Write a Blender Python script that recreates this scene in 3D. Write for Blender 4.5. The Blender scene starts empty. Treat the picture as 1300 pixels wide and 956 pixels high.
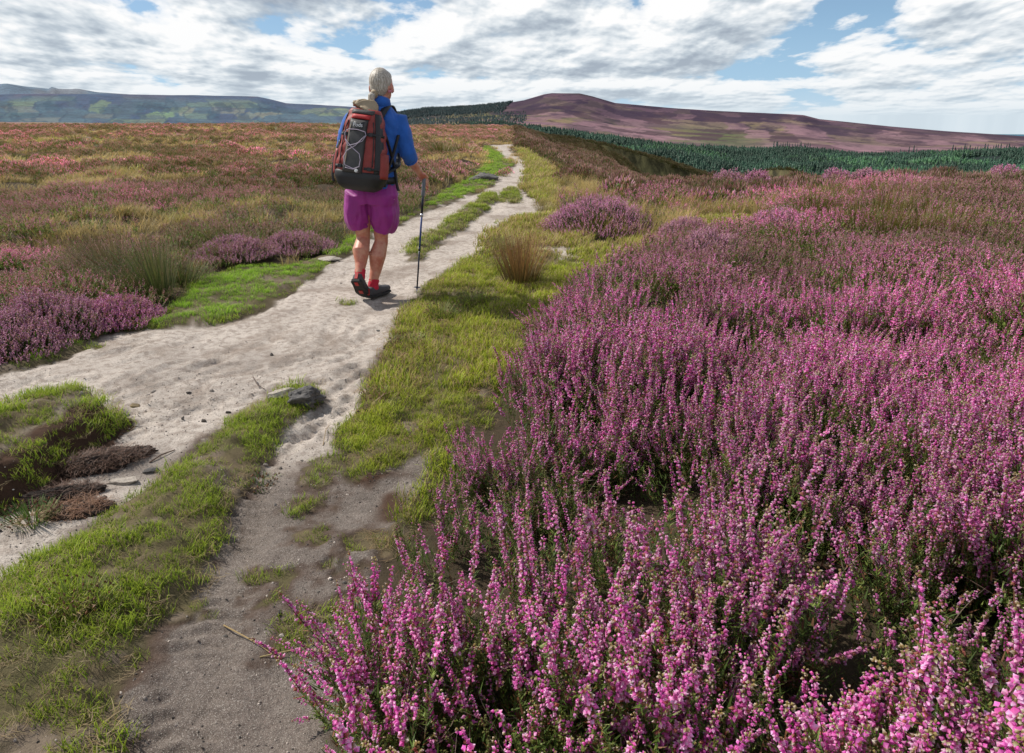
import bpy, bmesh, math, random
import numpy as np
from mathutils import Vector, Matrix, Euler

random.seed(7)
RNG = np.random.default_rng(11)
SC = bpy.context.scene
ROOT = SC.collection
PITCH = math.radians(18.08)
CAMZ = 1.344
F = 867.0
SUN_DIR = Vector((-0.94, 0.34, 0.0)).normalized()
SUN_EL = math.radians(47)

# ------------------------------------------------------------------ helpers
def ray(px, py):
    u = (px - 650.0) / F; v = (433.0 - py) / F
    c, s = math.cos(PITCH), math.sin(PITCH)
    return (u, c + v * s, -s + v * c)

def G(px, py, z=0.0):
    """ground point seen in direction (px,py) on the level z"""
    r = ray(px, py); t = (z - CAMZ) / r[2]
    return (r[0] * t, r[1] * t)

def AT(px, py, Y):
    """point in direction (px,py) at depth Y"""
    r = ray(px, py); t = Y / r[1]
    return Vector((r[0] * t, Y, CAMZ + r[2] * t))

def tag(o, label=None, cat=None, group=None, kind=None):
    if label: o['label'] = label
    if cat: o['category'] = cat
    if group: o['group'] = group
    if kind: o['kind'] = kind
    return o

def link(o, parent=None):
    ROOT.objects.link(o)
    if parent: o.parent = parent
    return o

def empty(name, loc, rz=0.0):
    o = bpy.data.objects.new(name, None)
    o.empty_display_size = 0.1
    o.location = loc; o.rotation_euler = (0, 0, rz)
    return link(o)

def mesh_from(name, verts, faces, cols=None, mats=None, midx=None, smooth=False):
    me = bpy.data.meshes.new(name)
    me.from_pydata([tuple(v) for v in verts], [], [tuple(f) for f in faces])
    if cols is not None:
        a = me.color_attributes.new('Col', 'FLOAT_COLOR', 'POINT')
        c = np.ones((len(verts), 4), np.float32); c[:, :3] = np.asarray(cols)[:, :3]
        a.data.foreach_set('color', c.ravel())
    for m in (mats or []): me.materials.append(m)
    if midx is not None: me.polygons.foreach_set('material_index', midx)
    if smooth: me.polygons.foreach_set('use_smooth', [True] * len(me.polygons))
    me.update()
    return me

# ------------------------------------------------------------------ numpy noise
def _hash(ix, iy, seed):
    h = (ix.astype(np.int64) * 374761393 + iy.astype(np.int64) * 668265263 + seed * 1274126177) & 0xffffffff
    h = ((h ^ (h >> 13)) * 1274126177) & 0xffffffff
    h = (h ^ (h >> 16)) & 0xffffffff
    return h / 4294967295.0

def vnoise(x, y, seed=0):
    ix = np.floor(x); iy = np.floor(y); fx = x - ix; fy = y - iy
    fx = fx * fx * fx * (fx * (fx * 6 - 15) + 10); fy = fy * fy * fy * (fy * (fy * 6 - 15) + 10)
    a = _hash(ix, iy, seed); b = _hash(ix + 1, iy, seed)
    c = _hash(ix, iy + 1, seed); d = _hash(ix + 1, iy + 1, seed)
    return (a + (b - a) * fx) * (1 - fy) + (c + (d - c) * fx) * fy

def fbm(x, y, scale=1.0, octs=4, seed=0):
    x = np.asarray(x, float) * scale; y = np.asarray(y, float) * scale
    s = 0; a = 0.5; n = 0
    for o in range(octs):
        s = s + a * vnoise(x, y, seed + o * 17); n += a
        x, y = 1.6 * x - 1.2 * y + 5.3, 1.2 * x + 1.6 * y + 9.1; a *= 0.5
    return s / n

def sstep(a, b, x):
    t = np.clip((x - a) / (b - a), 0, 1); return t * t * (3 - 2 * t)

def sdist(x, y, poly):
    """signed distance, positive inside"""
    inside = np.zeros(x.shape, bool); d2 = np.full(x.shape, 1e12)
    n = len(poly)
    for i in range(n):
        x0, y0 = poly[i]; x1, y1 = poly[(i + 1) % n]
        dx, dy = x1 - x0, y1 - y0
        t = np.clip(((x - x0) * dx + (y - y0) * dy) / (dx * dx + dy * dy + 1e-12), 0, 1)
        d2 = np.minimum(d2, (x - x0 - t * dx) ** 2 + (y - y0 - t * dy) ** 2)
        if y0 != y1:
            cond = ((y0 > y) != (y1 > y)) & (x < (x1 - x0) * (y - y0) / (y1 - y0) + x0)
            inside ^= cond
    d = np.sqrt(d2)
    return np.where(inside, d, -d)

def PX(pts): return [G(a, b) for a, b in pts]

# ------------------------------------------------------------------ layout of the ground
MAIN = PX([(-80,480),(0,476),(60,465),(115,442),(130,425),(200,418),(290,410),(340,392),(400,352),(450,318),(515,280),(560,262),(600,248),(624,238),(660,238),(672,250),(690,262),(698,272),(655,278),(615,300),(604,325),(565,348),(532,372),(512,398),(496,430),(480,468),(456,508),(428,545),(438,600),(455,615),(500,600),(545,575),(560,570),(545,610),(500,660),(478,720),(455,790),(435,850),(420,960),(420,1150),(160,1150),(-500,1150),(-500,800),(-150,560)])
FAR = PX([(600,250),(624,238),(632,228),(645,222),(654,212),(652,206),(640,200),(632,192),(622,186),(652,184),(648,190),(656,198),(666,204),(669,215),(666,228),(656,240),(660,247),(672,256),(672,264),(640,275),(628,256)])
STRIP = PX([(398,488),(350,495),(325,515),(290,545),(200,612),(130,650),(60,700),(0,738),(-100,780),(-400,900),(-400,1200),(120,1200),(160,950),(178,867),(190,800),(235,760),(275,700),(290,650),(330,590),(345,560),(375,525),(404,505)])
STRIP2 = PX([(517,332),(516,315),(548,298),(600,258),(625,246),(634,252),(618,268),(592,287),(565,303),(548,318),(534,332)])
STRIP3 = PX([(636,244),(652,238),(662,252),(655,259),(640,257)])
MOUND = PX([(-300,600),(-80,560),(0,540),(60,527),(110,515),(150,528),(155,545),(120,575),(90,600),(60,630),(0,655),(-80,690),(-300,760)])
LVERGE = PX([(-150,505),(-80,500),(0,480),(60,465),(115,442),(130,425),(200,418),(290,410),(340,392),(400,352),(450,318),(515,280),(560,262),(600,248),(624,238),(632,228),(654,210),(640,198),(622,186),(612,188),(616,205),(600,225),(560,245),(540,262),(500,284),(455,296),(415,322),(370,338),(300,342),(250,358),(222,385),(205,405),(120,414),(60,442),(0,452),(-80,458),(-150,462)])
RVERGE = PX([(660,238),(667,205),(655,190),(668,190),(690,205),(705,225),(704,262),(722,300),(770,312),(850,298),(900,272),(960,276),(965,300),(870,318),(790,342),(730,372),(690,420),(655,480),(620,530),(590,580),(565,610),(530,670),(490,705),(478,690),(492,650),(500,618),(455,615),(438,600),(428,545),(456,508),(480,468),(496,430),(512,398),(532,372),(565,348),(604,325),(615,300),(655,278),(700,275),(690,262)])
SAND2 = PX([(694,318),(712,314),(730,320),(738,330),(716,333)])
PATCHES = [(408,612,.07),(395,640,.05),(418,590,.07),(385,683,.04),(395,680,.045),(340,765,.04),(383,790,.035),(362,825,.04),(452,780,.05),(440,720,.05),(470,690,.07),(330,740,.03),(128,440,.05),(440,385,.05),(350,735,.05),(230,740,.05),(232,770,.05),(500,560,.1)]
PATCHW = [G(a, b) + (r,) for a, b, r in PATCHES]

def masks(x, y):
    """dirt, grass and bare ground masks and the relief sheets at world points"""
    d = np.hypot(x, y)
    wob = np.clip(d / 5.0, .25, 3)
    nx = (fbm(x, y, 6, 4, 3) - .5); ny = (fbm(x, y, 22, 3, 5) - .5); nz = fbm(x, y, 1.7, 3, 8) - .5
    n = (nx * .22 + ny * .08 + nz * .12) * np.clip(wob, .5, 1.6)
    sM = np.maximum(sdist(x, y, MAIN), sdist(x, y, FAR)) + n * .8
    sM = np.maximum(sM, sdist(x, y, SAND2) + n)
    sS = sdist(x, y, STRIP) + n * .9
    sS2 = np.maximum(sdist(x, y, STRIP2), sdist(x, y, STRIP3)) + n * .6
    sO = sdist(x, y, MOUND) + n * .6
    sP = np.full(x.shape, -1.0)
    for (a, b, r) in PATCHW: sP = np.maximum(sP, r - np.hypot(x - a, y - b))
    sP = sP + ny * .16 + nx * .05
    sL = sdist(x, y, LVERGE) + n * .5
    sR = sdist(x, y, RVERGE) + n * .5
    isl = np.maximum(np.maximum(sS, sS2), np.maximum(sO, sP))
    dirt = sstep(-.02, .02, np.minimum(sM, -isl))
    # bare spots inside the verge and strip
    bare = sstep(.62, .72, fbm(x, y, 6.5, 5, 31)) * (d < 8)
    grass = np.maximum(sstep(-.02, .03, isl), np.maximum(sstep(-.05, .08, sL), sstep(-.05, .08, sR)))
    grass = grass * (1 - dirt)
    bare = bare * grass
    return dict(dirt=dirt, grass=grass, bare=bare, sM=sM, sS=sS, sS2=sS2, sO=sO, sP=sP, sL=sL, sR=sR, isl=isl)

_pr = random.Random(12)
PRINTS = []
for _i in range(150):
    _t = _pr.random(); _q = G(-60 + 600 * _t + _pr.uniform(-60, 60), 560 - 190 * _t + _pr.uniform(-75, 75)) if _i % 3 else G(400 + 60 * _t + _pr.uniform(-40, 40), 560 - 160 * _t)
    PRINTS.append((_q[0], _q[1], math.radians(_pr.gauss(30, 14) + (180 if _pr.random() < .35 else 0))))
EDGE = [(60,6),(30,10),(12.5,16.5),(6,18.6),(3.2,21),(3.0,27),(4.6,45),(6.2,66),(7.2,80),(2,96),(-60,150),(-200,260),(-700,420),(-1500,300),(-1500,-200),(60,-200)]
def height(x, y, m=None):
    if m is None: m = masks(x, y)
    d = np.hypot(x, y)
    s = np.maximum(0, -sdist(x, y, EDGE) + (fbm(x, y, .12, 3, 40) - .5) * 3 * np.clip(d / 40, 0, 1))
    k = np.where(y > 100, .004, .075)
    drop = np.where(k * s < .25, k * s * s, .25 * s - .25 * .25 / (4 * .075) * 1.0)
    drop = np.minimum(k * s * s, .45 * s)
    z = -drop
    # gentle rolls
    z = z + (fbm(x, y, .05, 3, 51) - .5) * .9 * sstep(14, 60, d) * sstep(0, 6, sdist(x, y, EDGE))
    # right-hand bank and heather hummocks
    heath = (1 - m['dirt']) * (1 - m['grass'])
    heath_s = sstep(0, .5, -np.maximum(np.maximum(m['sM'], m['sR']), m['sL']))
    z = z + heath_s * (fbm(x, y, .9, 3, 61) - .42) * .34 * np.clip(d / 3, .4, 1.2)
    z = z - .17 * np.maximum(0, x - .7) * sstep(13, 30, y) * (x < 40) * sstep(140, 90, y)
    z = z - .42 * sstep(8, 17, y) * sstep(15, 4, x) * sstep(.7, 3, x)
    z = z + sstep(1.0, 3.6, x - .12 * y) * .12 * sstep(22, 12, y) * heath_s
    # turf stands above the worn path
    veg = np.maximum(np.maximum(m['sS'], np.maximum(m['sS2'], m['sO'])), np.maximum(m['sL'], m['sR']))
    z = z + sstep(0, .10, veg) * .03 + sstep(0, .35, m['sS']) * .05 + sstep(.0, .10, m['sO']) * .10 + sstep(.05, .4, m['sO']) * .06
    z = z + sstep(0, .12, m['sS2']) * .03
    z = z + (fbm(x, y, 9, 3, 71) - .5) * .055 * sstep(0, .15, veg) * (d < 14)
    # ruts and scuffs of the path
    z = z + m['dirt'] * ((fbm(x, y, 2.2, 4, 81) - .5) * .06 + (fbm(x, y, 9, 4, 91) - .5) * .005) * (d < 30)
    for (fx, fy, fa) in PRINTS:
        b = (np.abs(x - fx) < .2) & (np.abs(y - fy) < .2)
        if not b.any(): continue
        dx = x[b] - fx; dy = y[b] - fy; u = dx * math.cos(fa) - dy * math.sin(fa); v = dx * math.sin(fa) + dy * math.cos(fa)
        e = np.minimum((u / .045) ** 2 + ((v - .05) / .085) ** 2, (u / .036) ** 2 + ((v + .075) / .05) ** 2)
        z[b] += m['dirt'][b] * (-.009 * sstep(1.25, .75, e) + .004 * np.exp(-((e - 1.5) / .35) ** 2) + .0015 * np.sin(v * 260) * sstep(1.1, .8, e))
    cy = fbm(x, y, 3, 2, 95) * .1
    q = (x + 1.02 - (2.42 - y) * .25 + cy * .6) / .10
    rut = np.exp(-q ** 4) * sstep(3.1, 2.6, y) * m['dirt']
    brk = sstep(.42, .58, fbm(x, y, 5, 3, 97))
    z = z - rut * .016 + rut * brk * .009 * np.sign(np.sin((y + np.abs(q) * .03 + cy * .3) * 115)) * np.abs(np.sin((y + np.abs(q) * .03 + cy * .3) * 115)) ** .5
    return z

def hgt(px_, py_):
    a = np.array([float(px_)]); b = np.array([float(py_)])
    return float(height(a, b)[0])

def ground_pt(px, py):
    """intersect the view direction with the terrain"""
    z = 0.0
    for _ in range(6):
        x, y = G(px, py, z); z = hgt(x, y)
    return Vector((x, y, z))

# ------------------------------------------------------------------ materials
def newmat(name):
    m = bpy.data.materials.new(name); m.use_nodes = True
    nt = m.node_tree
    for n in list(nt.nodes): nt.nodes.remove(n)
    out = nt.nodes.new('ShaderNodeOutputMaterial')
    b = nt.nodes.new('ShaderNodeBsdfPrincipled')
    nt.links.new(b.outputs[0], out.inputs[0])
    b.inputs['Roughness'].default_value = .8
    return m, nt, b, out

def N(nt, t, **kw):
    n = nt.nodes.new(t)
    for k, v in kw.items(): setattr(n, k, v)
    return n

def mixc(nt, fac, a, b, mode='MIX'):
    n = nt.nodes.new('ShaderNodeMix'); n.data_type = 'RGBA'; n.blend_type = mode
    for i, v in ((0, fac), (6, a), (7, b)):
        if isinstance(v, (int, float)): n.inputs[i].default_value = v
        elif isinstance(v, tuple): n.inputs[i].default_value = v if len(v) == 4 else v + (1,)
        else: nt.links.new(v, n.inputs[i])
    return n.outputs[2]

def noise(nt, scale, detail=4, rough=.55, vec=None, dist=0):
    n = nt.nodes.new('ShaderNodeTexNoise'); n.inputs['Scale'].default_value = scale
    n.inputs['Detail'].default_value = detail; n.inputs['Roughness'].default_value = rough
    n.inputs['Distortion'].default_value = dist
    if vec is not None: nt.links.new(vec, n.inputs['Vector'])
    return n.outputs['Fac']

def ramp(nt, fac, *stops):
    r = nt.nodes.new('ShaderNodeValToRGB'); e = r.color_ramp.elements
    while len(e) > 1: e.remove(e[-1])
    e[0].position = stops[0][0]; e[0].color = tuple(stops[0][1]) + (1,) if isinstance(stops[0][1], tuple) else (stops[0][1],) * 3 + (1,)
    for p, c in stops[1:]:
        el = e.new(p); el.color = tuple(c) + (1,) if isinstance(c, tuple) else (c,) * 3 + (1,)
    nt.links.new(fac, r.inputs[0]); return r.outputs[0]

def math_(nt, op, a, b=0.0, clamp=False):
    n = nt.nodes.new('ShaderNodeMath'); n.operation = op; n.use_clamp = clamp
    for i, v in ((0, a), (1, b)):
        if isinstance(v, (int, float)): n.inputs[i].default_value = v
        else: nt.links.new(v, n.inputs[i])
    return n.outputs[0]

def attr(nt, name, typ='GEOMETRY'):
    n = nt.nodes.new('ShaderNodeAttribute'); n.attribute_name = name; n.attribute_type = typ; return n

def bump(nt, b, h, strength=.5, dist=.02):
    n = nt.nodes.new('ShaderNodeBump'); n.inputs['Strength'].default_value = strength
    n.inputs['Distance'].default_value = dist
    nt.links.new(h, n.inputs['Height']); nt.links.new(n.outputs[0], b.inputs['Normal'])

def fabric_mat(name, col, rough=.85, scale=250, var=.15, bs=.3, sheen=.0):
    m, nt, b, out = newmat(name)
    tc = N(nt, 'ShaderNodeTexCoord').outputs['Object']
    f = noise(nt, scale, 3, .6, tc); g = noise(nt, 14, 3, .5, tc)
    c = mixc(nt, f, tuple(v * (1 - var) for v in col), tuple(min(1, v * (1 + var)) for v in col))
    c = mixc(nt, ramp(nt, g, (.35, .0), (.7, 1.0)), c, tuple(v * .82 for v in col))
    nt.links.new(c, b.inputs['Base Color']); b.inputs['Roughness'].default_value = rough
    b.inputs['Sheen Weight'].default_value = sheen
    bump(nt, b, f, bs, .002)
    return m

def plant_mat(name, flower=False, trans=.35, dullcol=(.36, .255, .17)):
    """Col comes from the blades or petals, tint and bloom from each instance"""
    m, nt, b, out = newmat(name)
    col = attr(nt, 'Col').outputs['Color']
    ti = attr(nt, 'tint', 'INSTANCER').outputs['Color']
    if flower:
        bl = attr(nt, 'bloom', 'INSTANCER').outputs['Fac']
        col = mixc(nt, bl, dullcol, col)
    col = mixc(nt, 1.0, col, ti, 'MULTIPLY')
    nt.links.new(col, b.inputs['Base Color'])
    b.inputs['Roughness'].default_value = .6 if flower else .55
    b.inputs['Specular IOR Level'].default_value = .25
    tr = N(nt, 'ShaderNodeBsdfTranslucent'); nt.links.new(col, tr.inputs[0])
    mx = N(nt, 'ShaderNodeMixShader'); mx.inputs[0].default_value = trans
    nt.links.new(b.outputs[0], mx.inputs[1]); nt.links.new(tr.outputs[0], mx.inputs[2])
    nt.links.new(mx.outputs[0], out.inputs[0])
    return m

def plain_plant_mat(name, trans=.3):
    m, nt, b, out = newmat(name)
    col = attr(nt, 'Col').outputs['Color']
    nt.links.new(col, b.inputs['Base Color']); b.inputs['Roughness'].default_value = .6
    tr = N(nt, 'ShaderNodeBsdfTranslucent'); nt.links.new(col, tr.inputs[0])
    mx = N(nt, 'ShaderNodeMixShader'); mx.inputs[0].default_value = trans
    nt.links.new(b.outputs[0], mx.inputs[1]); nt.links.new(tr.outputs[0], mx.inputs[2])
    nt.links.new(mx.outputs[0], out.inputs[0])
    return m

# ------------------------------------------------------------------ camera, light, sky
cam = bpy.data.cameras.new('camera'); co = bpy.data.objects.new('camera', cam); ROOT.objects.link(co)
co.location = (0, 0, CAMZ); co.rotation_euler = (math.pi / 2 - PITCH, 0, 0)
cam.sensor_fit = 'HORIZONTAL'; cam.sensor_width = 36; cam.lens = 36 * F / 1300
cam.shift_y = -45.0 / 1300; cam.clip_start = .05; cam.clip_end = 40000
SC.camera = co
SC.view_settings.view_transform = 'Standard'; SC.view_settings.look = 'None'
SC.view_settings.exposure = 0; SC.view_settings.gamma = 1

sun = bpy.data.lights.new('sun', 'SUN'); so = bpy.data.objects.new('sun', sun); ROOT.objects.link(so)
sd = Vector((SUN_DIR.x * math.cos(SUN_EL), SUN_DIR.y * math.cos(SUN_EL), math.sin(SUN_EL)))
so.rotation_euler = sd.to_track_quat('Z', 'Y').to_euler()
sun.energy = 5.0; sun.angle = math.radians(.53); sun.color = (1, .95, .87)
so.location = (-5, 2, 8)

CLOUD_SEED = 4.3
def make_world():
    w = bpy.data.worlds.new('World'); SC.world = w; w.use_nodes = True
    nt = w.node_tree
    for n in list(nt.nodes): nt.nodes.remove(n)
    out = N(nt, 'ShaderNodeOutputWorld'); bg = N(nt, 'ShaderNodeBackground')
    nt.links.new(bg.outputs[0], out.inputs[0])
    geo = N(nt, 'ShaderNodeTexCoord')
    sep = N(nt, 'ShaderNodeSeparateXYZ'); nt.links.new(geo.outputs['Generated'], sep.inputs[0])
    z = math_(nt, 'MAXIMUM', sep.outputs[2], .003)
    cmb = N(nt, 'ShaderNodeCombineXYZ')
    nt.links.new(sep.outputs[0], cmb.inputs[0]); nt.links.new(sep.outputs[1], cmb.inputs[1]); nt.links.new(math_(nt, 'ADD', z, .05), cmb.inputs[2])
    sky = N(nt, 'ShaderNodeTexSky'); sky.sky_type = 'NISHITA'; sky.sun_disc = False
    sky.sun_elevation = SUN_EL; sky.sun_rotation = math.atan2(SUN_DIR.x, SUN_DIR.y)
    sky.altitude = 400; sky.dust_density = .6; sky.ozone_density = 2.2; sky.air_density = .9
    nt.links.new(cmb.outputs[0], sky.inputs[0])
    # broken cumulus deck: bearing and a stretched height, so puffs flatten towards the horizon
    az = math_(nt, 'ARCTAN2', sep.outputs[0], sep.outputs[1])
    zc = math_(nt, 'ADD', z, .035)
    xx = math_(nt, 'DIVIDE', math_(nt, 'MULTIPLY', az, 3.6), math_(nt, 'ADD', z, .50))
    yy = math_(nt, 'MULTIPLY', math_(nt, 'LOGARITHM', zc, 2.718), 1.9)
    def dens(dy, dx=0.0, det=10):
        c = N(nt, 'ShaderNodeCombineXYZ'); nt.links.new(math_(nt, 'ADD', xx, dx), c.inputs[0]); nt.links.new(math_(nt, 'ADD', yy, dy), c.inputs[1]); c.inputs[2].default_value = CLOUD_SEED
        a = noise(nt, 1.25, det, .56, c.outputs[0], .1)
        b2 = noise(nt, .33, 2, .5, c.outputs[0])
        return math_(nt, 'ADD', math_(nt, 'MULTIPLY', a, .72), math_(nt, 'MULTIPLY', b2, .28))
    n0 = dens(0); l0 = dens(0, 0, 5); n1 = dens(.07, -.03, 5); n2 = dens(.26, -.08, 4)
    cover = ramp(nt, n0, (.405, 0.0), (.438, .8), (.475, 1.0))
    cover = math_(nt, 'MULTIPLY', cover, ramp(nt, z, (.22, 1.0), (.6, .45)))
    lit = math_(nt, 'ADD', math_(nt, 'MULTIPLY', math_(nt, 'SUBTRACT', l0, n1), 4.5), math_(nt, 'MULTIPLY', math_(nt, 'SUBTRACT', l0, n2), 3.6))
    thick = math_(nt, 'MULTIPLY', math_(nt, 'SUBTRACT', n0, .5), -1.6)
    lum = math_(nt, 'ADD', math_(nt, 'ADD', lit, thick), .60, True)
    ccol = ramp(nt, lum, (.0, (.36, .42, .50)), (.3, (.52, .59, .66)), (.58, (.78, .83, .87)), (.82, (1.0, 1.0, 1.0)))
    # thin the pattern towards the horizon into a pale haze
    hz = ramp(nt, z, (.0, 1.0), (.003, .9), (.018, .45), (.05, .12), (.12, 0.0))
    skyc = N(nt, 'ShaderNodeVectorMath'); skyc.operation = 'SCALE'; nt.links.new(sky.outputs[0], skyc.inputs[0]); skyc.inputs['Scale'].default_value = .105
    skyb = mixc(nt, ramp(nt, z, (.0, .8), (.14, .35), (.3, .0)), skyc.outputs[0], (.36, .62, .86))
    c = mixc(nt, cover, skyb, ccol)
    c = mixc(nt, math_(nt, 'MULTIPLY', hz, .95), c, (.68, .78, .85))
    nt.links.new(c, bg.inputs[0]); bg.inputs[1].default_value = 1.0
make_world()
# ------------------------------------------------------------------ the ground sheet
def grid_mesh(name, X, Y, Z, cols, mat, colname='Col'):
    R, C = X.shape
    co_ = np.stack([X, Y, Z], -1).reshape(-1, 3).astype(np.float32)
    i = np.arange(R * C).reshape(R, C)
    q = np.stack([i[:-1, :-1], i[:-1, 1:], i[1:, 1:], i[1:, :-1]], -1).reshape(-1, 4)
    me = bpy.data.meshes.new(name)
    me.vertices.add(len(co_)); me.vertices.foreach_set('co', co_.ravel())
    me.loops.add(q.size); me.loops.foreach_set('vertex_index', q.ravel().astype(np.int32))
    me.polygons.add(len(q)); me.polygons.foreach_set('loop_start', np.arange(0, q.size, 4, dtype=np.int32))
    me.polygons.foreach_set('use_smooth', np.ones(len(q), bool))
    me.update(calc_edges=True); me.validate()
    for nm, c in cols.items():
        a = me.color_attributes.new(nm, 'FLOAT_COLOR', 'POINT')
        cc = np.ones((len(co_), 4), np.float32); cc[:, :c.shape[-1]] = c.reshape(len(co_), -1)
        a.data.foreach_set('color', cc.ravel())
    me.materials.append(mat)
    return me

def lin(*rgb):
    return tuple(((v / 255 / 12.92) if v / 255 <= .04045 else ((v / 255 + .055) / 1.055) ** 2.4) for v in rgb)

def ground_mat():
    m, nt, b, out = newmat('ground_material')
    mk = attr(nt, 'mask'); sp = N(nt, 'ShaderNodeSeparateColor'); nt.links.new(mk.outputs['Color'], sp.inputs[0])
    tn = attr(nt, 'tone'); st = N(nt, 'ShaderNodeSeparateColor'); nt.links.new(tn.outputs['Color'], st.inputs[0])
    gm = N(nt, 'ShaderNodeNewGeometry'); P = gm.outputs['Position']
    fine = noise(nt, 120, 4, .7, P); mid = noise(nt, 22, 5, .6, P); big = noise(nt, 3.0, 4, .6, P); grit = noise(nt, 420, 2, .6, P)
    # dirt
    pale = mixc(nt, big, (.40, .345, .30), (.68, .60, .525))
    pale = mixc(nt, ramp(nt, mid, (.46, .0), (.62, .8)), pale, (.30, .245, .205))
    pale = mixc(nt, ramp(nt, noise(nt, 1.6, 6, .7, P), (.50, .0), (.62, .75)), pale, (.25, .195, .155))
    dark = mixc(nt, mid, (.075, .06, .05), (.25, .205, .175))
    dark = mixc(nt, math_(nt, 'MULTIPLY', ramp(nt, noise(nt, 55, 5, .7, P), (.45, .0), (.62, 1.0)), .55), dark, (.07, .055, .048))
    d = mixc(nt, st.outputs[0], pale, dark)
    d = mixc(nt, math_(nt, 'MULTIPLY', ramp(nt, fine, (.50, .0), (.60, 1.0)), .55), d, mixc(nt, .6, d, (.05, .038, .03)))
    d = mixc(nt, math_(nt, 'MULTIPLY', ramp(nt, grit, (.56, .0), (.66, 1.0)), .55), d, (.62, .57, .51))
    d = mixc(nt, math_(nt, 'MULTIPLY', ramp(nt, noise(nt, 260, 3, .6, P), (.54, .0), (.64, 1.0)), .6), d, mixc(nt, .7, d, (.03, .024, .02)))
    peat = mixc(nt, mid, (.035, .022, .016), (.10, .055, .035))
    d = mixc(nt, st.outputs[2], d, peat)
    # turf soil under the blades
    g = mixc(nt, fine, (.045, .040, .02), (.15, .13, .06))
    g = mixc(nt, ramp(nt, big, (.4, .0), (.65, .7)), g, (.17, .125, .08))
    g = mixc(nt, sp.outputs[2], g, mixc(nt, fine, (.10, .075, .055), (.24, .19, .14)))
    # moor floor: litter close by, heather colour where single plants cease to read
    h = mixc(nt, mid, (.035, .028, .018), (.09, .065, .04))
    hf = mixc(nt, noise(nt, .9, 6, .65, P), (.15, .09, .075), (.30, .19, .17))
    hf = mixc(nt, ramp(nt, noise(nt, .09, 5, .6, P), (.5, .0), (.62, 1.0)), hf, (.30, .21, .07))
    h = mixc(nt, st.outputs[1], h, hf)
    sl = attr(nt, 'slope').outputs['Fac']
    h = mixc(nt, sl, h, mixc(nt, ramp(nt, noise(nt, .35, 7, .7, P), (.38, .0), (.62, 1.0)), (.028, .026, .014), mixc(nt, noise(nt, .05, 4, .6, P), (.12, .085, .05), (.10, .11, .04))))
    c = mixc(nt, sp.outputs[0], mixc(nt, sp.outputs[1], h, g), d)
    nt.links.new(c, b.inputs['Base Color']); b.inputs['Roughness'].default_value = .95
    b.inputs['Specular IOR Level'].default_value = .15
    hh = math_(nt, 'ADD', math_(nt, 'MULTIPLY', fine, .5), math_(nt, 'ADD', math_(nt, 'MULTIPLY', mid, .4), math_(nt, 'MULTIPLY', grit, .25)))
    bump(nt, b, hh, .8, .012)
    return m

def build_ground():
    ys = [-.55]
    yy = .35
    R = np.concatenate([np.geomspace(.55, 5, 640), np.geomspace(5.04, 1100, 440)])
    T = np.concatenate([np.linspace(-2.6, -1.25, 60)[:-1], np.linspace(-1.25, 1.1, 500), np.linspace(1.1, 2.6, 60)[1:]])
    X = R[:, None] * T[None, :] * 1.0
    Y = np.repeat((R - .9)[:, None], len(T), 1)
    m = masks(X, Y); Z = height(X, Y, m)
    d = np.hypot(X, Y)
    mask = np.stack([m['dirt'], m['grass'], m['bare']], -1)
    # R: dark damp soil in the lower rut and beside the mound, G: far heather colour, B: peat
    dampn = fbm(X, Y, 2.6, 4, 101) - .5
    dark = sstep(2.75, 2.3, Y + dampn * .5 - (X + .8) * .1) * sstep(-1.35, -1.1, X + dampn * .3)
    gx, gy = G(160, 590)
    dark = np.maximum(dark, .8 * np.exp(-(((X - gx) / .34) ** 2 + ((Y - gy) / .16) ** 2)))
    gx, gy = G(290, 470)
    dark = np.maximum(dark, .55 * np.exp(-(((X - gx) / .55) ** 2 + ((Y - gy) / .25) ** 2)) * (dampn * 2 + .8))
    dark = np.maximum(dark, .35 * sstep(-.5, -.9, m['sM'] * 0 - .0) )
    dark = np.clip(dark + dampn * .5 * sstep(5, 2.5, Y) * (d < 6), 0, 1)
    far = sstep(18, 70, d)
    edge = sstep(.085, .0, np.abs(np.maximum(m['isl'], -9))) * (d < 4.2) * (fbm(X, Y, 7, 3, 111) > .42)
    sR = sstep(.10, .02, np.abs(m['sR'] - .03)) * (d < 7) * (X < -.12 * Y + .2) * sstep(.40, .50, fbm(X, Y, 4, 3, 113))
    gx0, gy0 = G(150, 528); gx1, gy1 = G(0, 585)
    sidem = ((X - gx0) * (gy1 - gy0) - (Y - gy0) * (gx1 - gx0)) / math.hypot(gx1 - gx0, gy1 - gy0)
    moundedge = sstep(.20, .12, m['sO'] + dampn * .12) * (m['sO'] > -.04) * sstep(-.04, .04, -sidem)
    peat = np.clip(np.maximum(edge * .75, np.maximum(sR, moundedge)), 0, 1)
    tone = np.stack([dark, far, peat], -1)
    mask[..., 0] = np.clip(mask[..., 0] + moundedge, 0, 1)
    sl = (sstep(2, 10, -sdist(X, Y, EDGE)) * sstep(25, 60, Y))[..., None]
    me = grid_mesh('ground', X, Y, Z, dict(mask=mask, tone=tone, slope=np.repeat(sl, 3, -1)), ground_mat())
    o = bpy.data.objects.new('ground', me); link(o); tag(o, kind='structure')
build_ground()

# ------------------------------------------------------------------ far hills, with the aerial haze mixed into their colours
def interp(pts, p):
    a = np.array(pts, float); return np.interp(p, a[:, 0], a[:, 1])

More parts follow.
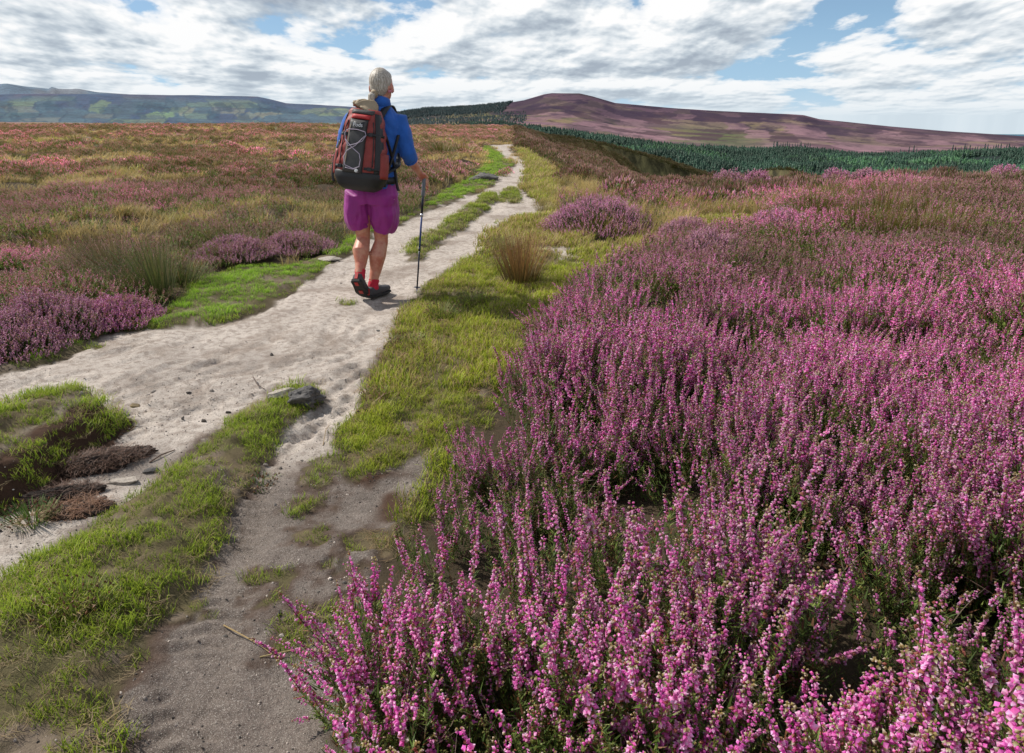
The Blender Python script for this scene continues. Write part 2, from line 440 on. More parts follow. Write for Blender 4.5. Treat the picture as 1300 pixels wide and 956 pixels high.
def hill_mat(name, bs=25.0):
    m, nt, b, out = newmat(name)
    c = attr(nt, 'Col').outputs['Color']
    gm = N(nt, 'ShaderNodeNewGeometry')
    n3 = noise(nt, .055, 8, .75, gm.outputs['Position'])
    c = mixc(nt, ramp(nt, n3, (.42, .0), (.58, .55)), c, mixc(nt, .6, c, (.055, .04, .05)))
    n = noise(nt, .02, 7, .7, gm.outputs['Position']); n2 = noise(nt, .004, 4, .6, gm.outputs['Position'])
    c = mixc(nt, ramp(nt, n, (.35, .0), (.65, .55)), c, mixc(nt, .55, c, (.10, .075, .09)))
    c = mixc(nt, ramp(nt, n2, (.45, .0), (.6, .22)), c, (.03, .03, .04))  # broad dark patches: cloud shade put into the colour, along with dark heather
    nt.links.new(c, b.inputs['Base Color']); b.inputs['Roughness'].default_value = 1
    b.inputs['Specular IOR Level'].default_value = 0
    return m

def polar_hill(name, rows, cols_fn, p0, p1, nc, nsub, amp, seed, mat):
    """rows: list of (distance, [(px,py)...]) profile curves seen from the path; z between them is interpolated"""
    p = np.linspace(p0, p1, nc)
    az = np.array([math.atan2(ray(q, 150)[0], ray(q, 150)[1]) for q in p])
    Dk = []; Zk = []
    for D, prof in rows:
        py = interp(prof, p)
        r = [ray(a, b) for a, b in zip(p, py)]
        Zk.append(np.array([CAMZ + D * q[2] / math.hypot(q[0], q[1]) for q in r])); Dk.append(D)
    Ds = []; Zs = []
    for k in range(len(rows) - 1):
        for j in range(nsub):
            t = j / nsub; ts = t * t * (3 - 2 * t) * .5 + t * .5
            Ds.append(Dk[k] * (1 - t) + Dk[k + 1] * t); Zs.append(Zk[k] * (1 - ts) + Zk[k + 1] * ts)
    Ds.append(Dk[-1]); Zs.append(Zk[-1])
    D = np.array(Ds)[:, None] * np.ones(nc)[None]; Z = np.array(Zs)
    X = D * np.sin(az)[None]; Y = D * np.cos(az)[None]
    if name == 'moor_hill': Z = Z + (fbm(X, Y, 1 / 190., 3, 77) - .5) * 46 * sstep(1290, 1150, D) * sstep(600, 800, D)
    Z = Z + (fbm(X, Y, 1 / 420., 5, seed) - .5) * amp * np.clip(np.abs(np.arange(len(Ds)) / len(Ds) - 1) * 0 + 1, 0, 1)[:, None]
    P = np.repeat(p[None], len(Ds), 0)
    K = np.repeat((np.arange(len(Ds)) / nsub)[:, None], nc, 1)
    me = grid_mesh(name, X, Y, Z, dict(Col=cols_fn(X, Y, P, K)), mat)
    o = bpy.data.objects.new(name, me); link(o); tag(o, kind='structure')
    return X, Y, Z, P, K

RIDGE = [(-400,190),(380,175),(480,152),(500,146),(520,141),(545,138),(600,135.5),(640,131),(665,127),(690,119.5),(700,118),(735,118.5),(750,122),(780,131),(850,137),(900,140),(1000,145),(1020,146.5),(1040,151.5),(1130,160.5),(1200,166.5),(1300,173),(1450,180),(2000,200)]
FTOP = [(-400,205),(480,165),(560,160),(640,157),(690,163),(760,172),(850,183),(900,186),(940,190),(990,189),(1050,191),(1100,196),(1160,198),(1230,196),(1300,196),(2000,200)]
def band(P, pts, K, k0, k1, soft=.12):
    return 0
def mixn(a, b, t): return a * (1 - t[..., None]) + np.array(b) * t[..., None]
def win_cols(X, Y, P, K):
    c = np.zeros(X.shape + (3,)) + np.array(lin(116, 94, 100))
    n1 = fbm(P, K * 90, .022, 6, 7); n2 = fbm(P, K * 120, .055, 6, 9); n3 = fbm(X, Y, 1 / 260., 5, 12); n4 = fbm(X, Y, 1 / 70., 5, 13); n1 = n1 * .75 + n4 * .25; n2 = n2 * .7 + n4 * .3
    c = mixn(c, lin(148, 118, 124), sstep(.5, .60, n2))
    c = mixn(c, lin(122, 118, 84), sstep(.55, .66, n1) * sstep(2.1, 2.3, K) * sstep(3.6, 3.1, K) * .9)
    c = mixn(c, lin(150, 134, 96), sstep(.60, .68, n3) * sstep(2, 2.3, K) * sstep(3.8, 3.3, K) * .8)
    c = mixn(c, lin(58, 48, 62), sstep(3.05, 3.6, K + (n2 - .5) * 1.6 + (n1 - .5) * 2.2) * .95)  # dark upper slopes: heather tone with cloud shade painted into it
    # flank left of the summit: bracken and grass
    c = mixn(c, lin(110, 112, 66), sstep(650, 615, P + (n2 - .5) * 60) * .8)
    c = mixn(c, lin(90, 106, 66), np.exp(-((P - 915) / 60) ** 2) * sstep(2.0, 2.3, K) * sstep(3.5, 2.9, K + (n1 - .5)) * .8)
    c = mixn(c, lin(138, 112, 114), sstep(1000, 1150, P) * .5)
    # burnt and regrown strips of managed moor, a few tracks and gullies
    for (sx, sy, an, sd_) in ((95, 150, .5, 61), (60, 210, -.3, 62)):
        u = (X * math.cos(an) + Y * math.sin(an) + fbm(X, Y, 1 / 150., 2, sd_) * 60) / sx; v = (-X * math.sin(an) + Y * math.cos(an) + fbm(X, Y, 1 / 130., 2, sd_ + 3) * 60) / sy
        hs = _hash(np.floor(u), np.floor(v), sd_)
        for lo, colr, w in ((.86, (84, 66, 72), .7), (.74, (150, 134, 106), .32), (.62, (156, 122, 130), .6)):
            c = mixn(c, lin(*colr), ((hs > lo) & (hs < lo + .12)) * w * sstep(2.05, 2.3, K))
    c = mixn(c, lin(62, 52, 70), sstep(3.25, 3.7, K + (n2 - .5) * 1.2 + (n1 - .5) * 2.0) * .6)  # summit darkened again over the strips, heather and painted cloud shade
    gl = np.abs(fbm(X, Y, 1 / 220., 4, 66) - .5); c = mixn(c, lin(60, 54, 52), sstep(.012, .003, gl) * .6)
    c = mixn(c, lin(24, 50, 42), sstep(2.08, 1.98, K))
    return c
WROWS = [(330, [(-400, 420), (2000, 420)]), (760, [(-400, 245), (600, 200), (800, 226), (2000, 245)]), (1350, FTOP),
         (2100, [(a, 0) for a in range(0)] or [(q, interp(FTOP, q) * .62 + interp(RIDGE, q) * .38) for q in range(-400, 2001, 20)]),
         (3000, RIDGE), (3700, [(q, interp(RIDGE, q) + 14) for q in range(-400, 2001, 20)])]
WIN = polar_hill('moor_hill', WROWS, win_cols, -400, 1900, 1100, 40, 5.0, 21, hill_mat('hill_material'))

def left_cols(X, Y, P, K):
    c = np.zeros(X.shape + (3,)) + np.array(lin(84, 98, 118))
    n1 = fbm(P, K * 60, .02, 5, 27); n2 = fbm(P, K * 70, .055, 4, 29)
    c = mixn(c, lin(104, 102, 118), sstep(.45, .6, n1))
    c = mixn(c, lin(72, 92, 116), sstep(.52, .64, n2) * .8)
    lo = sstep(.95, .6, K)
    c = mixn(c, lin(92, 122, 124), lo * sstep(.42, .55, n1) * .8)
    for (a, w, k, kw, colr) in ((125, 16, .55, .16, (150, 172, 120)), (200, 24, .35, .10, (158, 190, 118)), (245, 12, .38, .1, (178, 178, 140)), (300, 26, .36, .10, (160, 165, 135)), (345, 22, .36, .1, (172, 170, 132)), (405, 22, .55, .2, (150, 165, 122)), (440, 20, .6, .2, (168, 180, 130)), (25, 20, .45, .1, (120, 145, 130))):
        e = ((P - a + (n1 - .5) * 70) / w) ** 2 + ((K - k + (n2 - .5) * .5) / kw) ** 2
        c = mixn(c, np.array(lin(*colr)) * .82, sstep(1.15, .7, e) * .75)
    u = (X * .9 + Y * .42 + fbm(X, Y, 1 / 300., 2, 71) * 120) / 120.; v = (-X * .42 + Y * .9 + fbm(X, Y, 1 / 300., 2, 72) * 120) / 190.
    hs = _hash(np.floor(u), np.floor(v), 73); edge_ = (np.minimum(u - np.floor(u), v - np.floor(v)) < .09)
    for lo_, colr, w in ((.90, (150, 168, 118), .6), (.80, (128, 150, 118), .6), (.70, (150, 150, 128), .5), (.5, (96, 122, 118), .5)):
        c = mixn(c, lin(*colr), ((hs > lo_) & (hs < lo_ + .1)) * w * lo)
    c = mixn(c, lin(60, 78, 88), edge_ * lo * .55)
    c = mixn(c, lin(58, 84, 92), sstep(.60, .66, n2) * lo * .6)
    c = c * .68 + np.array(lin(98, 120, 146)) * .32  # haze put into the colour: everything pulled towards blue grey
    return c
LR = [(-400,126),(0,120.5),(60,119),(150,119.5),(250,120.5),(330,123),(348,127),(365,131.5),(400,133.5),(440,135.5),(480,139),(520,143),(600,150),(720,170),(2000,200)]
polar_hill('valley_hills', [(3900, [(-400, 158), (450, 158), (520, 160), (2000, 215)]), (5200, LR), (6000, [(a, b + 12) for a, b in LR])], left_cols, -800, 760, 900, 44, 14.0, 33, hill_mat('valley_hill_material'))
BR = [(-400,101),(0,107.5),(18,106),(42,110),(70,112.5),(74,109.5),(80,112.5),(100,113),(104,112),(130,117),(170,120),(300,132),(500,150),(700,165)]
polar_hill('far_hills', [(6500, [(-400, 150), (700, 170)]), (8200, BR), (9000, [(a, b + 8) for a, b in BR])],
           lambda X, Y, P, K: mixn(np.zeros(X.shape + (3,)) + np.array(lin(116, 136, 152)), lin(134, 142, 150), sstep(.45, .6, fbm(P, K * 50, .03, 4, 5))), -800, 700, 360, 16, 10, 44, hill_mat('far_hill_material'))  # blue grey base colours carry the painted haze
RR = [(1000,180),(1120,171),(1180,169.8),(1300,170.8),(1500,172),(2000,175)]
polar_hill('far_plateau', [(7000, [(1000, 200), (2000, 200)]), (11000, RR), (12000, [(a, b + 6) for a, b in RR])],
           lambda X, Y, P, K: mixn(np.zeros(X.shape + (3,)) + np.array(lin(84, 132, 150)), lin(70, 120, 140), sstep(.45, .6, fbm(P, K * 50, .03, 4, 5))), 1000, 1900, 200, 10, 8, 55, hill_mat('far_plateau_material'))  # distance haze painted in as a blue base colour

def win_z(x, y):
    """height on the moor hill sheet, nearest sample"""
    X, Y, Z, P, K = WIN
    az = np.arctan2(x, y); A = np.arctan2(X[0], Y[0]); D = np.hypot(X[:, 0], Y[:, 0])
    fi = np.interp(az, A, np.arange(len(A))); fj = np.interp(np.hypot(x, y), D, np.arange(len(D)))
    i0 = np.clip(fi.astype(int), 0, len(A) - 2); j0 = np.clip(fj.astype(int), 0, len(D) - 2); u = fi - i0; v = fj - j0
    return (Z[j0, i0] * (1 - u) + Z[j0, i0 + 1] * u) * (1 - v) + (Z[j0 + 1, i0] * (1 - u) + Z[j0 + 1, i0 + 1] * u) * v
# ------------------------------------------------------------------ plant pieces (source meshes for the scatters)
class MB:
    def __init__(s): s.v = []; s.f = []; s.c = []; s.m = []
    def tri(s, a, b, c, ca, cb=None, cc=None, m=0):
        i = len(s.v); s.v += [a, b, c]; s.c += [ca, cb or ca, cc or ca]; s.f.append((i, i + 1, i + 2)); s.m.append(m)
    def octa(s, p, ax, r, h, c0, c1, m=0, k=4):
        """little closed bud: k-sided bipyramid along ax"""
        a = Vector(ax).normalized(); t = a.orthogonal().normalized(); b = a.cross(t)
        i = len(s.v); p = Vector(p)
        s.v.append(p); s.c.append(c0)
        for j in range(k):
            an = 2 * math.pi * j / k
            s.v.append(p + a * h * .45 + (t * math.cos(an) + b * math.sin(an)) * r); s.c.append(c0)
        s.v.append(p + a * h); s.c.append(c1)
        for j in range(k):
            q = (j + 1) % k
            s.f.append((i, i + 1 + q, i + 1 + j)); s.f.append((i + k + 1, i + 1 + j, i + 1 + q)); s.m += [m, m]
    def blade(s, p, d, L, w, bend, c0, c1, seg=3, m=0, twist=0):
        d = Vector(d).normalized(); side = d.cross(Vector((0, 0, 1)))
        if side.length < .05: side = Vector((math.cos(twist), math.sin(twist), 0))
        side.normalize(); p = Vector(p); i = len(s.v); q = p.copy(); dd = d.copy()
        for k in range(seg):
            t = k / seg; ww = w * (1 - t * .75) / 2
            col = tuple(c0[j] * (1 - t) + c1[j] * t for j in range(3))
            s.v += [q - side * ww, q + side * ww]; s.c += [col, col]
            q = q + dd * L / seg; dd = (dd + Vector(bend) / seg).normalized()
        s.v.append(q); s.c.append(c1)
        for k in range(seg - 1):
            a = i + 2 * k; s.f.append((a, a + 1, a + 3, a + 2)); s.m.append(m)
        a = i + 2 * (seg - 1); s.f.append((a, a + 1, a + 2)); s.m.append(m)
    def mesh(s, name, mats): return mesh_from(name, s.v, s.f, s.c, mats, s.m)

def rv(a, b): return random.uniform(a, b)
def jit(c, k=.15, h=.06):
    t = 1 + rv(-k, k); return tuple(max(0, v * t * (1 + rv(-h, h))) for v in c)

M_LEAF = plant_mat('heather_leaf', False, .3)
M_FLOWER = plant_mat('heather_flower', True, .5)
M_GRASS = plant_mat('grass_blade', False, .4)
M_RUSH = plain_plant_mat('rush_blade', .25)
M_PLEAF = plain_plant_mat('bush_leaf', .3)

PINK = (.95, .40, .74); PALE = (1.0, .90, .97); CREAM = (1.0, .90, .80); BUD = (.42, .13, .10)
GREEN = (.065, .11, .02); GREEN2 = (.15, .20, .04); STEM = (.12, .07, .04)

def heather_near(seed, spikes=8, H=.34, bloom=1.0, spread=.07, mats=None, dead=0):
    random.seed(seed); b = MB()
    for s_ in range(spikes):
        an = rv(0, 6.28); lean = rv(.0, .28) + rv(0, .55) * random.random() ** 1.5
        base = Vector((math.cos(an) * spread * rv(-.6, 1), math.sin(an) * spread * rv(-.6, 1), 0)); an += rv(-.8, .8)
        d = Vector((math.cos(an) * lean, math.sin(an) * lean, 1)).normalized(); h = H * rv(.55, 1.08)
        L = min(h * .6, rv(.045, .135)); start = h - L
        curve = Vector((math.cos(an) * -lean * .35 + rv(-.25, .25), math.sin(an) * -lean * .35 + rv(-.25, .25), rv(-.04, .04)))
        def at_(t): return base + d * t + curve * (t * t) * 1.6
        for k in range(4):
            a0 = at_(h * k / 4); a1 = at_(h * (k + 1) / 4); dd = (a1 - a0)
            b.blade(a0, dd, dd.length, .0026, (0, 0, 0), jit(STEM), jit(STEM), 1, 0, rv(0, 6))
        withered = random.random() < .04 + dead
        t = start * .3
        while t < start + L * .15:
            q = at_(t); ph = rv(0, 6.28)
            o = Vector((math.cos(ph), math.sin(ph), rv(.3, 1.2))).normalized()
            c = jit(GREEN if random.random() < .55 else GREEN2, .35)
            if withered or random.random() < .12: c = jit((.22, .10, .045))
            b.blade(q, o, rv(.010, .026), .0038, (0, 0, .5), c, tuple(v * 1.6 for v in c), 1, 0)
            t += .0034
        # short leafy side shoots
        for k in range(3):
            q = at_(rv(start * .5, start)); ph = rv(0, 6.28); o = Vector((math.cos(ph) * .8, math.sin(ph) * .8, 1)).normalized(); sl = rv(.02, .05)
            for w_ in range(int(sl / .004)):
                c = jit(GREEN2, .35); qq = q + o * w_ * .004
                b.blade(qq, (rv(-1, 1), rv(-1, 1), rv(.3, 1)), rv(.007, .012), .003, (0, 0, .3), c, tuple(v * 1.5 for v in c), 1, 0)
        n = int(L / .0021); pale_k = rv(.25, .75); gap = rv(.0, .28); one = rv(0, 6.28); sided = rv(0, .9); fat = rv(.95, 1.4)
        for k in range(n):
            if random.random() < gap * (.4 + 1.0 * abs(math.sin(k * .35 + s_))): continue
            t = start + L * k / n; q = at_(t); ph = k * 2.4 + rv(-.7, .7)
            if random.random() < sided: ph = one + rv(-1.1, 1.1)
            o = Vector((math.cos(ph), math.sin(ph), rv(-.45, .5))).normalized(); fr = k / n
            r = rv(.0026, .0042) * (1.08 - .5 * fr) * fat
            u = random.random()
            if withered: c0 = jit((.30, .16, .10)); c1 = jit((.50, .33, .24))
            elif random.random() > bloom: c0 = jit(GREEN2, .3); c1 = jit((.26, .22, .08), .3)
            elif fr > .84 and u < .75: c0 = jit((.40, .32, .12)); c1 = jit(CREAM)
            elif u < .12: c0 = jit((.30, .20, .08)); c1 = jit(CREAM)
            elif u < pale_k: c0 = jit(PINK, .2); c1 = jit(PALE, .12)
            elif u < .94: c0 = jit((.74, .15, .52), .25); c1 = jit(PINK, .25)
            else: c0 = jit(BUD); c1 = jit((.6, .3, .2))
            b.octa(q + o * .0015, o, r, rv(.0062, .0098) * (1.1 - .45 * fr) * fat, c0, c1, 1, 4)
    for k in range(70):
        an = rv(0, 6.28); rr = spread * 1.3 * math.sqrt(random.random())
        c = jit(GREEN, .4) if random.random() < .8 else jit((.16, .08, .04))
        b.blade((math.cos(an) * rr, math.sin(an) * rr, rv(.02, H * .6)), (rv(-1, 1), rv(-1, 1), 1.0), rv(.02, .05), .0048, (0, 0, .2), c, tuple(v * 1.4 for v in c), 1, 0)
    for k in range(5):   # bare woody twigs
        an = rv(0, 6.28); q = Vector((rv(-.05, .05), rv(-.05, .05), rv(.05, .18)))
        b.blade(q, (math.cos(an), math.sin(an), rv(.2, 1)), rv(.06, .14), .0022, (rv(-.5, .5), rv(-.5, .5), 0), jit((.16, .11, .08)), jit((.30, .23, .18)), 3, 0, rv(0, 6))
    return b.mesh('heather_sprig_mesh', mats or [M_LEAF, M_FLOWER])

def heather_mid(seed, spikes=26, H=.30, spread=.13, bloom=1.0, mats=None):
    random.seed(seed); b = MB()
    for s_ in range(spikes):
        an = rv(0, 6.28); rr = spread * math.sqrt(random.random()); base = Vector((math.cos(an) * rr, math.sin(an) * rr, 0))
        lean = rr / spread * .45 + rv(0, .15); h = H * rv(.75, 1.05) * (1 - .25 * (rr / spread) ** 2)
        d = Vector((math.cos(an) * lean + rv(-.15, .15), math.sin(an) * lean + rv(-.15, .15), 1)).normalized(); L = rv(.035, .09)
        for k in range(14):
            t = rv(h * .25, h - L * .7); c = jit(GREEN if k % 2 else GREEN2, .35)
            if random.random() < .15: c = jit((.17, .08, .04))
            b.blade(base + d * t, (rv(-1, 1), rv(-1, 1), rv(.5, 1.5)), rv(.02, .045), .007, (0, 0, .3), c, tuple(v * 1.5 for v in c), 1, 0)
        n = 9
        for k in range(n):
            fr = k / n; q = base + d * (h - L + L * fr); ph = rv(0, 6.28); u = random.random()
            o = Vector((math.cos(ph), math.sin(ph), rv(.2, 1.2)))
            if random.random() > bloom: c0 = jit(GREEN2, .3); c1 = jit((.25, .18, .08), .3)
            elif u < .50: c0 = jit((.78, .34, .58)); c1 = jit((.98, .74, .84))
            elif u < .84: c0 = jit((.56, .15, .40), .25); c1 = jit((.82, .40, .62))
            else: c0 = jit((.45, .20, .15)); c1 = jit((.6, .42, .28))
            b.octa(q, o, rv(.0034, .0055) * (1.1 - .5 * fr), rv(.009, .015), c0, c1, 1, 3)
    return b.mesh('heather_clump_mesh', mats or [M_LEAF, M_FLOWER])

def heather_far(seed, spikes=90, R=.30, H=.34, bloom=1.0, mats=None, spike_w=.009, dome=1.0):
    random.seed(seed); b = MB()
    for s_ in range(spikes):
        an = rv(0, 6.28); q = math.sqrt(random.random()); rr = R * q
        top = H * (1 - .75 * dome * q * q) * rv(.85, 1.08); lean = q * .8
        p = Vector((math.cos(an) * rr, math.sin(an) * rr, top - .07)); d = Vector((math.cos(an) * lean, math.sin(an) * lean, 1))
        u = random.random()
        if random.random() > bloom: c0 = jit(GREEN, .3); c1 = jit((.26, .20, .09), .3)
        elif u < .45: c0 = jit((.62, .28, .44)); c1 = jit((.86, .62, .68))
        elif u < .78: c0 = jit((.46, .15, .33), .25); c1 = jit((.66, .34, .48))
        else: c0 = jit((.42, .22, .16)); c1 = jit((.6, .44, .28))
        b.octa(p, d, spike_w * rv(.7, 1.2), rv(.05, .10), c0, c1, 1, 3)
        for k in range(3):
            c = jit(GREEN, .4) if k else jit((.13, .07, .035))
            z0 = max(.0, top - rv(.06, .16))
            b.blade((p.x * rv(.8, 1.02), p.y * rv(.8, 1.02), z0), (d.x + rv(-.6, .6), d.y + rv(-.6, .6), 1), rv(.05, .10), .016, (0, 0, 0), c, tuple(v * 1.6 for v in c), 1, 0)
    return b.mesh('heather_bush_mesh', mats or [M_LEAF, M_FLOWER])

def grass_proto(seed, n=34, L=(.025, .06), R=.05, w=.0028, c0=(.05, .10, .012), c1=(.46, .54, .05), dry=.12, lean=.8, mats=None):
    random.seed(seed); b = MB()
    for k in range(n):
        an = rv(0, 6.28); rr = R * math.sqrt(random.random()); l = rv(*L)
        a, e = jit(c0, .3), jit(c1, .25)
        if random.random() < dry: a, e = jit((.20, .16, .06)), jit((.50, .40, .20))
        an2 = rv(0, 6.28)
        b.blade((math.cos(an) * rr, math.sin(an) * rr, -.003), (math.cos(an2) * lean * rv(.1, 1), math.sin(an2) * lean * rv(.1, 1), 1), l, w * rv(.7, 1.2),
                (math.cos(an2) * rv(.1, 1.1), math.sin(an2) * rv(.1, 1.1), -rv(0, .5)), a, e, 3, 0, rv(0, 6))
    return b.mesh('grass_tuft_mesh', mats or [M_GRASS])

# ------------------------------------------------------------------ scatter: one countless carpet = one object
def scatter(name, pts, rot, scl, idx, tint, bloom, protos, label, cat):
    me = bpy.data.meshes.new(name)
    n = len(pts)
    me.vertices.add(n); me.vertices.foreach_set('co', np.asarray(pts, np.float32).ravel())
    def A(nm, ty, arr, key='value'):
        a = me.attributes.new(nm, ty, 'POINT'); a.data.foreach_set(key, np.ascontiguousarray(arr).ravel())
    A('rot', 'FLOAT_VECTOR', np.asarray(rot, np.float32), 'vector')
    A('scl', 'FLOAT_VECTOR', np.asarray(scl, np.float32), 'vector')
    A('idx', 'INT', np.asarray(idx, np.int32))
    A('tint', 'FLOAT_VECTOR', np.asarray(tint, np.float32), 'vector')
    A('bloom', 'FLOAT', np.asarray(bloom, np.float32))
    col = bpy.data.collections.new(name + '_sources')
    for k, p in enumerate(protos):
        col.objects.link(bpy.data.objects.new('%s_source_%02d' % (name, k), p))
    o = bpy.data.objects.new(name, me); link(o); tag(o, label, cat, kind='stuff')
    ng = bpy.data.node_groups.new(name + '_nodes', 'GeometryNodeTree')
    ng.interface.new_socket('Geometry', in_out='INPUT', socket_type='NodeSocketGeometry')
    ng.interface.new_socket('Geometry', in_out='OUTPUT', socket_type='NodeSocketGeometry')
    gi = ng.nodes.new('NodeGroupInput'); go = ng.nodes.new('NodeGroupOutput')
    ci = ng.nodes.new('GeometryNodeCollectionInfo'); ci.inputs[0].default_value = col
    ci.inputs['Separate Children'].default_value = True; ci.inputs['Reset Children'].default_value = True
    ip = ng.nodes.new('GeometryNodeInstanceOnPoints'); ip.inputs['Pick Instance'].default_value = True
    def NA(nm, ty):
        q = ng.nodes.new('GeometryNodeInputNamedAttribute'); q.data_type = ty; q.inputs[0].default_value = nm
        return [s for s in q.outputs if s.enabled and s.name == 'Attribute'][0]
    er = ng.nodes.new('FunctionNodeEulerToRotation')
    ng.links.new(NA('rot', 'FLOAT_VECTOR'), er.inputs[0])
    ng.links.new(gi.outputs[0], ip.inputs['Points']); ng.links.new(ci.outputs[0], ip.inputs['Instance'])
    ng.links.new(NA('idx', 'INT'), ip.inputs['Instance Index'])
    ng.links.new(er.outputs[0], ip.inputs['Rotation']); ng.links.new(NA('scl', 'FLOAT_VECTOR'), ip.inputs['Scale'])
    ng.links.new(ip.outputs[0], go.inputs[0])
    md = o.modifiers.new('scatter', 'NODES'); md.node_group = ng
    return o

def spread_pts(y0, y1, a0, a1, dens, margin=.25, seed=0):
    """uniform random points in the wedge y0..y1, x/y in a0..a1"""
    r = np.random.default_rng(seed)
    w = (a1 - a0); area = w * (y1 * y1 - y0 * y0) / 2 + 2 * margin * (y1 - y0)
    n = int(area * dens)
    y = np.sqrt(r.random(n) * (y1 * y1 - y0 * y0) + y0 * y0)
    x = a0 * y - margin + r.random(n) * (w * y + 2 * margin)
    return x, y, r

def zone_of(x, y, m):
    """fraction of straw grass, bloom and colour over the moor"""
    d = np.hypot(x, y)
    heath = np.minimum(np.minimum(-m['sM'], -m['sR']), np.minimum(-m['sL'], -m['isl']))
    right = x > np.interp(y, [0, 2, 3.5, 6, 15, 40, 100], [-.75, -.6, -.4, 0, .3, .35, .2])
    straw = fbm(x, y / 1.0, .22, 4, 201); straw2 = fbm(x, y, .9, 3, 203)
    sl = sstep(.50, .62, straw * .65 + straw2 * .35 + .03) * sstep(4.5, 8, d) * (~right)
    # yellow tongue beside the verge on the right, and the far yellow-green bog strip on the left
    sr = np.zeros(x.shape)
    for (px, py, rx, ry) in ((945, 272, 1.3, 1.0), (880, 285, 1.0, .7), (810, 295, 1.0, .6), (722, 245, .7, 2.4), (740, 265, .9, 1.2), (1020, 256, .8, .8), (700, 300, .5, .6), (700, 210, .8, 3.5)):
        gx, gy = G(px, py); sr = np.maximum(sr, sstep(1.3, .7, ((x - gx) / rx) ** 2 + ((y - gy) / ry) ** 2 + (straw2 - .5) * 1.2))
    bog = np.zeros(x.shape)
    for (px, py, rx, ry) in ((190, 181, 9.0, 5.0), (255, 180, 6, 3.5)):
        gx, gy = G(px, py); bog = np.maximum(bog, sstep(1.2, .7, ((x - gx) / rx) ** 2 + ((y - gy) / ry) ** 2 + (straw2 - .5) * 1.2))
    return heath, right, np.maximum(np.maximum(sl, sr), bog), bog

def euler(r, n, tilt): return np.stack([r.normal(0, tilt, n), r.normal(0, tilt, n), r.random(n) * 6.283], -1)

def heather_set(name, label, zones, protos, size, seed, side):
    P = []; Rr = []; S = []; I = []; T = []; B = []
    for (y0, y1, a0, a1, dens, sc) in zones:
        x, y, r = spread_pts(y0, y1, a0, a1, dens, .3, seed + int(y0 * 10))
        m = masks(x, y); h, right, straw, bog = zone_of(x, y, m)
        patch = fbm(x, y, 2.4, 4, 301); pat2 = fbm(x, y, .35, 3, 303)
        z = height(x, y, m)
        keep = (h > .03 + .05 * r.random(len(x))) & (r.random(len(x)) > straw * .92) & (right if side == 'R' else ~right)
        # a shaded gap in the near bank, as in the photograph
        gx, gy = G(1130, 850, .25)
        gap = ((x - gx) / .30) ** 2 + ((y - gy) / .13) ** 2
        holes = fbm(x, y, 3.3, 3, 321)
        keep &= ~((gap < 1.0) & (r.random(len(x)) < .93)) & ~((holes < .445) & (r.random(len(x)) < .85) & (np.hypot(x, y) < 9))
        edge = sstep(-.02, .30, h)
        ed = sdist(x, y, EDGE); keep &= ed > -260
        x, y, z, patch, pat2, edge, d = (q[keep] for q in (x, y, z, patch, pat2, edge, np.hypot(x, y)))
        n = len(x)
        s = sc * (0.55 + .85 * patch) * (.62 + .38 * edge) * (.85 + .3 * r.random(n))
        P.append(np.stack([x, y, z - .01], -1)); Rr.append(euler(r, n, .20 if side == 'R' else .12)); S.append(np.stack([s * size[0], s * size[0], s * size[1]], -1))
        # which source: blooming or green ones, in patches
        k = len(protos); g = np.clip((patch - .30) * 3.2 + r.normal(0, .27, n) + (.05 if side == 'R' else 0), 0, .999)
        I.append((g * k).astype(int))
        if side == 'R':
            bl = np.clip(1.08 - .055 * d + (pat2 - .5) * 1.5 + r.normal(0, .10, n), .25, 1)
            bl = np.where(d < 3.0, np.maximum(bl, .75), bl)
            t = np.stack([1.0 + 0 * d, .98 + .0 * d, 1.0 + 0 * d], -1) * (1 + .0 * d[:, None])
            t = t * (1 + .22 * sstep(3, 7, d))[:, None]
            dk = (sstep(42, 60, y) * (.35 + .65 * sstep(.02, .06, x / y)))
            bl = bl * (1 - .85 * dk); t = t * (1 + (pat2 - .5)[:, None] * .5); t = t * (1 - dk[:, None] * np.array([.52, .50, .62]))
        else:
            bl = np.clip(.42 - .001 * d + (pat2 - .5) * 1.6 + r.normal(0, .12, n), .08, .9)
            t = np.stack([1.12 + 0 * d, 1.14 + 0 * d, 1.12 + 0 * d], -1) * (1 + (pat2 - .5)[:, None] * .6) * (1.12 + .45 * sstep(6, 26, d))[:, None]
        T.append(t); B.append(bl)
    c = lambda q: np.concatenate(q)
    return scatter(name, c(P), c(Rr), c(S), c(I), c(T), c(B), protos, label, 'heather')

near_protos = [heather_near(100 + k, [7, 7, 8, 8, 9, 8, 9, 10, 9, 10][k], [.27, .29, .31, .33, .33, .35, .34, .35, .33, .36][k], [.10, .3, .6, .85, .95, .95, 1, 1, 1, 1][k], .07, None, [.2, .08, 0, .05, 0, 0, 0, 0, 0, 0][k]) for k in range(10)]
mid_protos = [heather_mid(200 + k, 22, .30, .13, [.15, .45, .8, .95, 1, 1][k]) for k in range(6)]
far_protos = [heather_far(300 + k, 90, .30, .36, [.2, .5, .8, .95, 1][k]) for k in range(5)]

